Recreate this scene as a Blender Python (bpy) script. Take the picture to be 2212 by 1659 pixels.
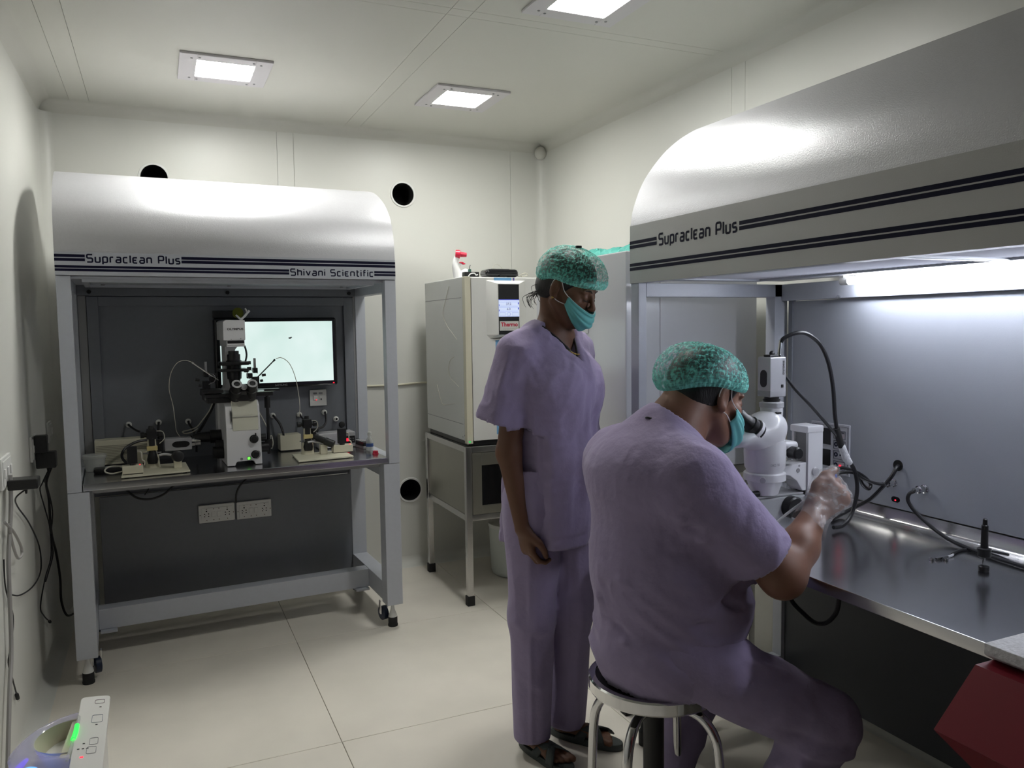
import bpy, bmesh, math, random
import numpy as np
from mathutils import Matrix, Vector, Euler
random.seed(7); np.random.seed(7)
SC = bpy.context.scene
for o in list(bpy.data.objects): bpy.data.objects.remove(o)
COL = SC.collection
R = math.radians

# ------------------------------------------------------------------ camera
F_PX, W_PX = 1713.0, 2212.0
yaw, pit, rol = R(24.06), R(4.17), R(0.80)
fw = Vector((math.sin(yaw)*math.cos(pit), math.cos(yaw)*math.cos(pit), -math.sin(pit)))
rt = Vector((math.cos(yaw), -math.sin(yaw), 0)); dn = fw.cross(rt)
rt2 = rt*math.cos(rol)+dn*math.sin(rol); up2 = -(dn*math.cos(rol)-rt*math.sin(rol))
cam = bpy.data.cameras.new('camera'); cam.sensor_width = 36; cam.lens = 36*F_PX/W_PX; cam.clip_start = .02
camo = bpy.data.objects.new('camera', cam); COL.objects.link(camo)
camo.matrix_world = Matrix(((rt2.x, up2.x, -fw.x, 0), (rt2.y, up2.y, -fw.y, 0), (rt2.z, up2.z, -fw.z, 1.4), (0, 0, 0, 1)))
SC.camera = camo

# ------------------------------------------------------------------ world and exposure
wd = bpy.data.worlds.new('world'); SC.world = wd; wd.use_nodes = True
wd.node_tree.nodes['Background'].inputs[0].default_value = (.8, .85, .8, 1)
wd.node_tree.nodes['Background'].inputs[1].default_value = .01
SC.view_settings.view_transform = 'Standard'; SC.view_settings.look = 'None'
SC.view_settings.gamma = 1; SC.view_settings.use_curve_mapping = False
SC.view_settings.exposure = 0.0
CEIL_LIGHT = 76.0      # emission strength of the recessed ceiling diffusers
TUBE_LIGHT = 48.0      # fluorescent tubes under the right hood
SCREEN_LIGHT = 0.95

# ------------------------------------------------------------------ materials
MATS = {}
def mat(name, col, rough=.5, metal=0., bump=0., bscale=200., var=0., vscale=6., emit=0., ecol=None, spec=.5, trans=0., alpha=1., coat=0., ior=1.45, sss=0., bdist=.002, stretch=None, sheen=0.):
    if name in MATS: return MATS[name]
    m = bpy.data.materials.new(name); m.use_nodes = True
    nt = m.node_tree; b = nt.nodes['Principled BSDF']
    c = (*col, 1)
    b.inputs['Base Color'].default_value = c
    b.inputs['Roughness'].default_value = rough; b.inputs['Metallic'].default_value = metal
    b.inputs['Specular IOR Level'].default_value = spec; b.inputs['IOR'].default_value = ior
    b.inputs['Transmission Weight'].default_value = trans; b.inputs['Alpha'].default_value = alpha
    b.inputs['Coat Weight'].default_value = coat
    b.inputs['Sheen Weight'].default_value = sheen
    if emit:
        b.inputs['Emission Color'].default_value = (*(ecol or col), 1); b.inputs['Emission Strength'].default_value = emit
    tc = nt.nodes.new('ShaderNodeTexCoord'); vec = tc.outputs['Object']
    if stretch:
        mp = nt.nodes.new('ShaderNodeMapping'); mp.inputs['Scale'].default_value = stretch
        nt.links.new(vec, mp.inputs[0]); vec = mp.outputs[0]
    if var:
        n = nt.nodes.new('ShaderNodeTexNoise'); n.inputs['Scale'].default_value = vscale; n.inputs['Detail'].default_value = 4
        nt.links.new(vec, n.inputs['Vector'])
        mx = nt.nodes.new('ShaderNodeMix'); mx.data_type = 'RGBA'
        mx.inputs[6].default_value = tuple(max(0, v*(1-var)) for v in col)+(1,); mx.inputs[7].default_value = tuple(min(1, v*(1+var)) for v in col)+(1,)
        nt.links.new(n.outputs['Fac'], mx.inputs[0]); nt.links.new(mx.outputs[2], b.inputs['Base Color'])
    if bump:
        n = nt.nodes.new('ShaderNodeTexNoise'); n.inputs['Scale'].default_value = bscale; n.inputs['Detail'].default_value = 3
        nt.links.new(vec, n.inputs['Vector'])
        bp = nt.nodes.new('ShaderNodeBump'); bp.inputs['Strength'].default_value = bump; bp.inputs['Distance'].default_value = bdist
        nt.links.new(n.outputs['Fac'], bp.inputs['Height']); nt.links.new(bp.outputs[0], b.inputs['Normal'])
    MATS[name] = m; return m

M_WALL = mat('cream_wall_panel', (.655, .655, .615), .38, var=.03, vscale=2, bump=.05, bscale=60)
M_CEIL = mat('cream_ceiling_panel', (.60, .595, .545), .42, var=.03, vscale=2)
M_FLOOR = mat('cream_floor_tile', (.80, .755, .675), .22, var=.09, vscale=5, bump=.02, bscale=30)
M_GROUT = mat('floor_grout', (.22, .19, .15), .9)
M_JOINT = mat('panel_joint', (.30, .31, .25), .7)
M_CAB = mat('grey_powder_coat', (.46, .48, .53), .36, bump=.22, bscale=420, var=.05, vscale=60, spec=.5, bdist=.001)
M_CABHOOD = mat('grey_hammered_hood_paint', (.60, .60, .63), .37, .40, bump=.5, bscale=330, var=.04, vscale=90, spec=.6, bdist=.0012)
M_CABBACK = mat('grey_back_panel_paint', (.17, .18, .205), .42, bump=.25, bscale=420, var=.06, vscale=50, bdist=.001)
M_STEEL = mat('stainless_steel', (.58, .57, .56), .22, 1., var=.06, vscale=8, bump=.08, bscale=40, stretch=(1, 12, 12))
M_STEELTOP = mat('worktop_steel', (.56, .56, .58), .20, 1., var=.1, vscale=5, bump=.10, bscale=9, bdist=.002)
M_CHROME = mat('chrome', (.72, .72, .72), .08, 1., var=.03)
M_SHEET = mat('incubator_steel_sheet', (.42, .41, .36), .34, 1., var=.08, vscale=5)
M_NAVY = mat('navy_stripe_print', (.008, .008, .026), .6, spec=.15)
M_BLACK = mat('black_plastic', (.012, .012, .013), .38, bump=.05)
M_BLACKR = mat('black_rubber', (.015, .015, .016), .7)
M_GLOSSBLK = mat('gloss_black_plastic', (.008, .008, .01), .12)
M_CABLE = mat('black_cable', (.012, .012, .014), .42)
M_WCABLE = mat('white_cable', (.60, .58, .50), .5)
M_GCABLE = mat('grey_cable', (.34, .33, .32), .5)
M_HOLE = mat('dark_opening', (.004, .004, .004), .9)
M_WPLAST = mat('white_plastic', (.72, .72, .70), .35, var=.02)
M_CREAMPL = mat('cream_plastic', (.66, .63, .50), .4, var=.02)
M_MICRO = mat('microscope_white_paint', (.70, .70, .72), .30, var=.02, coat=.2)
M_MICROC = mat('microscope_cream_paint', (.58, .58, .49), .35, var=.02)
M_SILVER = mat('silver_paint', (.50, .50, .52), .35, .35, var=.03)
M_GREY = mat('mid_grey_plastic', (.25, .25, .26), .5)
M_RED = mat('red_plastic', (.62, .02, .06), .3)
M_LENS = mat('lens_glass', (.02, .02, .025), .03, spec=.9)
M_GLASS = mat('clear_glass', (.95, .97, .97), .02, trans=1., ior=1.3)
M_LEDR = mat('red_led', (.8, .01, .02), .4, emit=2.6, ecol=(1, .012, .03))
M_LEDG = mat('green_led', (.1, .8, .05), .4, emit=1.6, ecol=(.15, 1, .08))
M_INK = mat('black_print', (.02, .02, .02), .5)
M_GREYINK = mat('grey_print', (.30, .30, .32), .5)

# ------------------------------------------------------------------ mesh helpers
class MB:
    def __init__(s): s.v = []; s.f = []; s.bev = False
    def add(s, vs, fs):
        k = len(s.v); s.v += [tuple(v) for v in vs]; s.f += [tuple(i+k for i in f) for f in fs]; return s
    def box(s, x0, x1, y0, y1, z0, z1, bev=0., mtx=None, seg=2):
        vs = [Vector((x, y, z)) for x in (x0, x1) for y in (y0, y1) for z in (z0, z1)]
        fs = [(0, 1, 3, 2), (4, 6, 7, 5), (0, 4, 5, 1), (2, 3, 7, 6), (0, 2, 6, 4), (1, 5, 7, 3)]
        if bev > 0:
            s.bev = True
            bm = bmesh.new(); bv = [bm.verts.new(v) for v in vs]
            for f in fs: bm.faces.new([bv[i] for i in f])
            bmesh.ops.bevel(bm, geom=bm.edges[:], offset=min(bev, .49*min(abs(x1-x0), abs(y1-y0), abs(z1-z0))), segments=seg, affect='EDGES', profile=.5)
            bm.verts.index_update(); vs = [v.co.copy() for v in bm.verts]; fs = [tuple(v.index for v in f.verts) for f in bm.faces]; bm.free()
        if mtx is not None: vs = [mtx @ v for v in vs]
        return s.add(vs, fs)
    def prism(s, poly, axis, a, b, bev=0.):
        """poly: 2D points; axis: 'x' -> (y,z), 'y' -> (x,z), 'z' -> (x,y)"""
        def P(p, t):
            return {'x': (t, p[0], p[1]), 'y': (p[0], t, p[1]), 'z': (p[0], p[1], t)}[axis]
        n = len(poly); vs = [P(p, a) for p in poly]+[P(p, b) for p in poly]
        fs = [tuple(range(n-1, -1, -1)), tuple(range(n, 2*n))]+[(i, (i+1) % n, n+(i+1) % n, n+i) for i in range(n)]
        if bev > 0:
            s.bev = True
            bm = bmesh.new(); bv = [bm.verts.new(v) for v in vs]
            for f in fs: bm.faces.new([bv[i] for i in f])
            bmesh.ops.recalc_face_normals(bm, faces=bm.faces[:])
            bmesh.ops.bevel(bm, geom=bm.edges[:], offset=bev, segments=2, affect='EDGES', profile=.5)
            bm.verts.index_update(); vs = [v.co.copy() for v in bm.verts]; fs = [tuple(v.index for v in f.verts) for f in bm.faces]; bm.free()
        return s.add(vs, fs)
    def cyl(s, p0, p1, r0, r1=None, seg=20, caps=True, ph=0.):
        r1 = r0 if r1 is None else r1
        p0 = Vector(p0); p1 = Vector(p1); d = (p1-p0).normalized()
        u = d.orthogonal().normalized(); w = d.cross(u)
        vs = []
        for p, r in ((p0, r0), (p1, r1)):
            for i in range(seg):
                t = 2*math.pi*i/seg+ph; vs.append(p+(u*math.cos(t)+w*math.sin(t))*r)
        fs = [(i, (i+1) % seg, seg+(i+1) % seg, seg+i) for i in range(seg)]
        if caps: fs += [tuple(range(seg-1, -1, -1)), tuple(range(seg, 2*seg))]
        return s.add(vs, fs)
    def lathe(s, prof, p0, d, seg=24, cap=True):
        """prof: (t along axis, radius)"""
        p0 = Vector(p0); d = Vector(d).normalized(); u = d.orthogonal().normalized(); w = d.cross(u)
        vs = []; n = len(prof)
        for t, r in prof:
            for i in range(seg):
                a = 2*math.pi*i/seg; vs.append(p0+d*t+(u*math.cos(a)+w*math.sin(a))*r)
        fs = [(k*seg+i, k*seg+(i+1) % seg, (k+1)*seg+(i+1) % seg, (k+1)*seg+i) for k in range(n-1) for i in range(seg)]
        if cap: fs += [tuple(range(seg-1, -1, -1)), tuple(range((n-1)*seg, n*seg))]
        return s.add(vs, fs)
    def tube(s, pts, r, seg=8, sub=6, rads=None, smooth=True, closed=False):
        P = [Vector(p) for p in pts]
        rr = rads or [r]*len(P)
        if smooth and len(P) > 2:
            Q = []; RR = []
            n = len(P)
            rng = range(n) if closed else range(n-1)
            for i in rng:
                if closed: a, b, c, d = P[i-1], P[i], P[(i+1) % n], P[(i+2) % n]
                else: a, b, c, d = P[max(i-1, 0)], P[i], P[i+1], P[min(i+2, n-1)]
                for k in range(sub):
                    t = k/sub
                    Q.append(.5*((2*b)+(c-a)*t+(2*a-5*b+4*c-d)*t*t+(3*b-a-3*c+d)*t**3)); RR.append(rr[i]*(1-t)+rr[(i+1) % n]*t)
            if not closed: Q.append(P[-1]); RR.append(rr[-1])
            P, rr = Q, RR
        n = len(P); vs = []; u = None
        for i in range(n):
            if closed: d = (P[(i+1) % n]-P[i-1])
            else: d = (P[min(i+1, n-1)]-P[max(i-1, 0)])
            d = d.normalized() if d.length > 1e-9 else Vector((0, 0, 1))
            u = d.orthogonal().normalized() if u is None else (u-d*u.dot(d)).normalized()
            w = d.cross(u)
            for k in range(seg):
                t = 2*math.pi*k/seg; vs.append(P[i]+(u*math.cos(t)+w*math.sin(t))*rr[i])
        m = n if closed else n-1
        fs = [(i*seg+k, i*seg+(k+1) % seg, ((i+1) % n)*seg+(k+1) % seg, ((i+1) % n)*seg+k) for i in range(m) for k in range(seg)]
        if not closed: fs += [tuple(range(seg-1, -1, -1)), tuple(range((n-1)*seg, n*seg))]
        return s.add(vs, fs)
    def ell(s, c, r, mtx=None, nu=24, nv=14):
        c = Vector(c); vs = []; fs = []
        for j in range(1, nv):
            ph = math.pi*j/nv
            for i in range(nu):
                t = 2*math.pi*i/nu; vs.append(Vector((r[0]*math.sin(ph)*math.cos(t), r[1]*math.sin(ph)*math.sin(t), r[2]*math.cos(ph))))
        vs += [Vector((0, 0, r[2])), Vector((0, 0, -r[2]))]
        for j in range(nv-2):
            for i in range(nu): fs.append((j*nu+i, (j+1)*nu+i, (j+1)*nu+(i+1) % nu, j*nu+(i+1) % nu))
        T = len(vs)-2
        for i in range(nu): fs.append((T, i, (i+1) % nu)); fs.append((T+1, (nv-2)*nu+(i+1) % nu, (nv-2)*nu+i))
        vs = [(mtx @ v if mtx is not None else v)+c for v in vs]
        return s.add(vs, fs)
    def grid(s, fn, nu, nv, closeu=False):
        vs = [fn(i/nu if closeu else i/(nu-1), j/(nv-1)) for j in range(nv) for i in range(nu)]
        m = nu if closeu else nu-1
        fs = [(j*nu+i, j*nu+(i+1) % nu, (j+1)*nu+(i+1) % nu, (j+1)*nu+i) for j in range(nv-1) for i in range(m)]
        return s.add(vs, fs)
    def ribbon(s, pts, w, fr):
        """flat stroke; fr(x,y)->3D"""
        P = [Vector((p[0], p[1])) for p in pts]; n = len(P); vs = []
        for i in range(n):
            d0 = (P[i]-P[max(i-1, 0)]); d1 = (P[min(i+1, n-1)]-P[i])
            if d0.length < 1e-9: d0 = d1
            if d1.length < 1e-9: d1 = d0
            d0 = d0.normalized(); d1 = d1.normalized(); t = (d0+d1).normalized()
            nn = Vector((-t.y, t.x)); k = 1/max(.5, nn.dot(Vector((-d0.y, d0.x))))
            vs += [fr(*(P[i]+nn*w*.5*k)), fr(*(P[i]-nn*w*.5*k))]
        return s.add(vs, [(2*i, 2*i+1, 2*i+3, 2*i+2) for i in range(n-1)])
    def mesh(s, name, smooth=True, ang=38):
        me = bpy.data.meshes.new(name); me.from_pydata(s.v, [], s.f); me.validate(); me.update()
        bm = bmesh.new(); bm.from_mesh(me); bmesh.ops.recalc_face_normals(bm, faces=bm.faces[:]); bm.to_mesh(me); bm.free()
        if smooth:
            me.polygons.foreach_set('use_smooth', [True]*len(me.polygons))
            me.set_sharp_from_angle(angle=R(ang))
        return me

def link(name, data, m=None, parent=None):
    o = bpy.data.objects.new(name, data); COL.objects.link(o)
    if m is not None and data is not None:
        data.materials.clear(); data.materials.append(m)
    if parent is not None: o.parent = parent
    return o
def part(name, mb, m, parent=None, label=None, smooth=True, ang=38):
    o = link(name, mb.mesh(name, smooth, ang), m, parent)
    if mb.bev and smooth:
        wn = o.modifiers.new('wn', 'WEIGHTED_NORMAL'); wn.keep_sharp = True
    if label: o['label'] = label
    return o
def thing(name, label, cat, loc=(0, 0, 0), rz=0., group=None):
    o = bpy.data.objects.new(name, None); COL.objects.link(o); o.empty_display_size = .05
    o.location = loc; o.rotation_euler = (0, 0, rz); tag(o, label, cat, group); return o
def tag(o, label, cat, group=None):
    o['label'] = label; o['category'] = cat
    if group: o['group'] = group
    return o
def solo(name, mb, m, label, cat, group=None, ang=38): return tag(part(name, mb, m, ang=ang), label, cat, group)
def struct(name, mb, m, parent=None, ang=38):
    o = part(name, mb, m, parent, ang=ang)
    if parent is None: o['kind'] = 'structure'
    return o
def B(*a, **k): return MB().box(*a, **k)
def dup(root, loc=None, rz=None, label=None):
    r = root.copy(); COL.objects.link(r)
    if loc is not None: r.location = loc
    if rz is not None: r.rotation_euler = (0, 0, rz)
    if label: r['label'] = label
    for ch in list(root.children):
        c = ch.copy(); COL.objects.link(c); c.parent = r
        for g in ch.children:
            d = g.copy(); COL.objects.link(d); d.parent = c
    return r

def text_mesh(name, body, size, fr, m, parent, ax='CENTER', sx=1., bold=0.):
    """flat printed lettering; fr(x,y)->3D"""
    cu = bpy.data.curves.new('t', 'FONT'); cu.body = body; cu.size = size; cu.align_x = ax; cu.align_y = 'CENTER'; cu.offset = bold; cu.resolution_u = 3
    ob = bpy.data.objects.new('t', cu); COL.objects.link(ob)
    me = bpy.data.meshes.new_from_object(ob)
    bpy.data.objects.remove(ob); bpy.data.curves.remove(cu)
    for v in me.vertices: v.co = fr(v.co.x*sx, v.co.y)
    me.name = name
    return link(name, me, m, parent)

def rpoly(pts, r, n=4):
    """open polyline with rounded corners"""
    P = [Vector(p) for p in pts]; out = [P[0]]
    for i in range(1, len(P)-1):
        a = (P[i-1]-P[i]); b = (P[i+1]-P[i]); k = min(r, a.length*.49, b.length*.49)
        A = P[i]+a.normalized()*k; Bq = P[i]+b.normalized()*k
        for t in range(n+1):
            q = t/n; out.append(A*(1-q)**2+P[i]*2*q*(1-q)+Bq*q*q)
    out.append(P[-1]); return out
w_ = .56
GL = {
 'S': (.62, [[(.62, 1), (0, 1), (0, .53), (.62, .53), (.62, 0), (0, 0)]]), 'u': (.52, [[(0, .72), (0, 0), (.52, 0), (.52, .72)]]),
 'p': (.52, [[(0, -.26), (0, .72), (.52, .72), (.52, 0), (.06, 0)]]), 'r': (.36, [[(0, 0), (0, .72), (.36, .72)]]),
 'a': (.52, [[(.04, .72), (.52, .72), (.52, 0), (0, 0), (0, .37), (.46, .37)]]), 'c': (.46, [[(.46, .72), (0, .72), (0, 0), (.46, 0)]]),
 'l': (0., [[(0, 1), (0, 0)]]), 'e': (.48, [[(.48, .72), (0, .72), (0, 0), (.48, 0)], [(0, .36), (.38, .36)]]),
 'n': (.52, [[(0, 0), (0, .72), (.52, .72), (.52, 0)]]), 'P': (.60, [[(0, 0), (0, 1), (.60, 1), (.60, .42), (.06, .42)]]),
 's': (.46, [[(.46, .72), (0, .72), (0, .37), (.46, .37), (.46, 0), (0, 0)]]), 'h': (.52, [[(0, 1), (0, 0)], [(0, .72), (.52, .72), (.52, 0)]]),
 'i': (0., [[(0, .72), (0, 0)], [(0, 1.02), (0, .88)]]), 'v': (.56, [[(0, .72), (.28, .02), (.56, .72)]]),
 'f': (.34, [[(.36, 1), (.10, 1), (.10, 0)], [(0, .66), (.34, .66)]]), 't': (.34, [[(.10, 1), (.10, 0), (.36, 0)], [(0, .72), (.34, .72)]]), ' ': (.22, [])}
def sign_words(parent, s, width, x0, z0, h, fr, label, wt=.20):
    adv = .33; tot = sum(GL[c][0]+adv for c in s)-adv; k = (width-wt*h)/tot
    x = wt*h/2/k; mb = MB()
    for c in s+' ':
        if c == ' ':
            o = part('lettering', mb, M_NAVY, parent, label, smooth=False); mb = MB(); x += GL[' '][0]+adv; continue
        w, st = GL[c]
        for q in st: mb.ribbon(rpoly([(x0+(x+p[0])*k, z0+p[1]*h) for p in q], 0 if c == 'v' else .17*h), wt*h, fr)
        x += w+adv

# ------------------------------------------------------------------ room shell
XL, XR, YB, YN, ZC = -.47, 2.22, 4.46, -1.7, 2.51
fl = struct('floor', B(XL-.05, XR+.05, YN-.05, YB+.05, -.06, -.004), M_GROUT)
xs = [XL-.45, .517-.0, 1.466, 2.415]; xs = [-.432, .517, 1.466, 2.415]
ys = [-.25-.955+.955*k for k in range(0)] or [2.615-.955*4, 2.615-.955*3, 2.615-.955*2, 2.615-.955, 2.615, 3.57, 4.525]
xs = [XL] + xs[1:]
for i in range(3):
    for j in range(6):
        a, b, c, d = max(xs[i], XL), min(xs[i+1], XR), max(ys[j], YN), min(ys[j+1], YB)
        part('tile', B(a+.0012, b-.0012, c+.0012, d-.0012, -.03, 0, .0008, seg=1), M_FLOOR, fl)
def holed_panel(x0, x1, z0, z1, y, holes, th=.02):
    bm = bmesh.new()
    def loop(pts):
        vs = [bm.verts.new((p[0], y, p[1])) for p in pts]
        for i in range(len(vs)): bm.edges.new((vs[i], vs[(i+1) % len(vs)]))
    loop([(x0, z0), (x1, z0), (x1, z1), (x0, z1)])
    for (hx, hz, r) in holes: loop([(hx+r*math.cos(2*math.pi*k/40), hz+r*math.sin(2*math.pi*k/40)) for k in range(40)])
    bmesh.ops.triangle_fill(bm, use_beauty=True, edges=bm.edges[:])
    bm.verts.index_update(); mb = MB(); mb.add([v.co.copy() for v in bm.verts], [tuple(v.index for v in f.verts) for f in bm.faces]); bm.free(); return mb
HOLES = [(1.323, 2.162, .064), (.023, 2.175, .064), (1.326, .447, .064)]
wb = struct('wall_back', B(XL-.05, XR+.05, YB+.19, YB+.22, 0, ZC+.05), M_JOINT)
for (a, b) in ((XL-.03, .6305), (.632, .7175), (.719, 1.999), (2.0005, XR+.03)):
    hs = [h for h in HOLES if a < h[0] < b]
    if hs: part('wall_panel', holed_panel(a, b, 0, ZC, YB, hs), M_WALL, wb)
    else: part('wall_panel', B(a, b, YB, YB+.02, 0, ZC), M_WALL, wb)
for k, (hx, hz, r) in enumerate(HOLES):
    t = part('duct_sleeve', MB().cyl((hx, YB, hz), (hx, YB+.18, hz), r, seg=40, caps=False), M_HOLE, wb)
    mb = MB(); mb.lathe([(.002, .0635), (-.006, .064), (-.006, .073), (.0, .0745)], (hx, YB, hz), (0, 1, 0), 40, cap=False)
    part('duct_ring', mb, M_WPLAST, wb)
    part('duct_end', MB().cyl((hx, YB+.17, hz), (hx, YB+.18, hz), r, seg=40), M_HOLE, wb)
wl = struct('wall_left', B(XL-.05, XL-.02, YN, YB, 0, ZC), M_JOINT)
for (a, b) in ((YN, 1.30), (1.3015, 2.55), (2.5515, YB+.02)): part('wall_panel', B(XL-.02, XL, a, b, 0, ZC), M_WALL, wl)
wr = struct('wall_right', B(XR+.02, XR+.05, YN, YB, 0, ZC), M_JOINT)
for (a, b) in ((YN, 1.24), (1.2415, 2.6125), (2.614, 2.6965), (2.698, YB+.02)): part('wall_panel', B(XR, XR+.02, a, b, 0, ZC), M_WALL, wr)
struct('wall_near', B(XL-.05, XR+.05, YN-.05, YN, 0, ZC), mat('dark_near_wall', (.10, .10, .10), .6))
ce = struct('ceiling', B(XL-.05, XR+.05, YN-.05, YB+.05, ZC+.02, ZC+.06), M_JOINT)
LIGHTS = [(.312, 3.66), (1.400, 3.69), (1.403, 2.43)]
cx = [XL, -.3345, -.333, -.2495, -.248, .9885, .990, 1.0725, 1.074, XR]
for i in range(0, len(cx), 2):
    for (c, d) in ((YN, 1.30), (1.3015, 2.685), (2.6865, 2.7435), (2.745, YB)):
        part('ceiling_panel', B(cx[i], cx[i+1], c, d, ZC, ZC+.02), M_CEIL, ce)
def cove(p_wall, r=.055, n=8):
    return [(r-r*math.sin(t), r-r*math.cos(t)) for t in [math.pi/2*k/n for k in range(n+1)]]
CV = cove(0)
mb = MB(); mb.prism([(YB-a, ZC-b) for a, b in CV]+[(YB, ZC)], 'x', XL, XR); struct('trim_1', mb, M_CEIL)
mb = MB(); mb.prism([(XL+a, ZC-b) for a, b in CV]+[(XL, ZC)], 'y', YN, YB); struct('trim_2', mb, M_CEIL)
mb = MB(); mb.prism([(XR-a, ZC-b) for a, b in CV]+[(XR, ZC)], 'y', YN, YB); struct('trim_3', mb, M_CEIL)
mb = MB(); mb.prism([(XL+a, YB-b) for a, b in CV]+[(XL, YB)], 'z', 0, ZC-.05); struct('trim_4', mb, M_WALL)
mb = MB(); mb.prism([(XR-a, YB-b) for a, b in CV]+[(XR, YB)], 'z', 0, ZC-.05); struct('trim_5', mb, M_WALL)
mb = MB(); mb.prism([(YB-a, b) for a, b in CV]+[(YB, 0)], 'x', XL, XR); struct('baseboard_back', mb, M_WALL)
mb = MB(); mb.prism([(XL+a, b) for a, b in CV]+[(XL, 0)], 'y', YN, YB); struct('baseboard_left', mb, M_WALL)
mb = MB(); mb.prism([(XR-a, b) for a, b in CV]+[(XR, 0)], 'y', YN, YB); struct('baseboard_right', mb, M_WALL)
mb = MB(); mb.ell((XR-.030, YB-.030, ZC-.058), (.036, .036, .04)); struct('trim_6', mb, M_CEIL)
mb = MB(); mb.tube([(1.02, YB-.006, 1.072), (1.12, YB-.007, 1.071), (1.25, YB-.006, 1.070), (1.40, YB-.007, 1.077), (1.62, YB-.006, 1.075)], .006)
solo('wall_conduit', mb, M_CREAMPL, 'thin cream conduit running along the back wall behind the white incubator', 'conduit')

# ------------------------------------------------------------------ ceiling lights
M_DIFFS = [mat('light_diffuser_%d' % k, (1, 1, .98), .6, emit=CEIL_LIGHT*f, ecol=(1., 1., .955)) for k, f in enumerate((1.25, .88, .95))]
M_LFRAME = mat('light_frame_white', (.62, .60, .62), .45)
LL = ['square recessed ceiling light above the left hood cabinet', 'square recessed ceiling light above the white incubator', 'square recessed ceiling light cut by the top edge of the photo']
for k, (lx, ly) in enumerate(LIGHTS):
    t = thing('ceiling_light', LL[k], 'ceiling light', (lx, ly, ZC), 0, 'recessed ceiling lights')
    a, b, h = .181, .113, .011
    mb = MB()
    for (x0, x1, y0, y1) in ((-a, -b, -a, a), (b, a, -a, a), (-b, b, -a, -b), (-b, b, b, a)): part('frame_bar', B(x0, x1, y0, y1, -h, .0, .0015, seg=1), M_LFRAME, t)
    part('diffuser', B(-b, b, -b, b, -.005, -.001), M_DIFFS[k], t)
    sm = MB().cyl((0, 0, -h-.002), (0, 0, -h), .005, seg=10).mesh('screw')
    for (sx, sy) in ((-.135, -.135), (.135, -.135), (-.135, .135), (.135, .135), (-.105, -.15), (.105, .15), (-.105, .15), (.105, -.15)):
        o = link('screw', sm, M_GREY, t); o.location = (sx, sy, 0)
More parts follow.
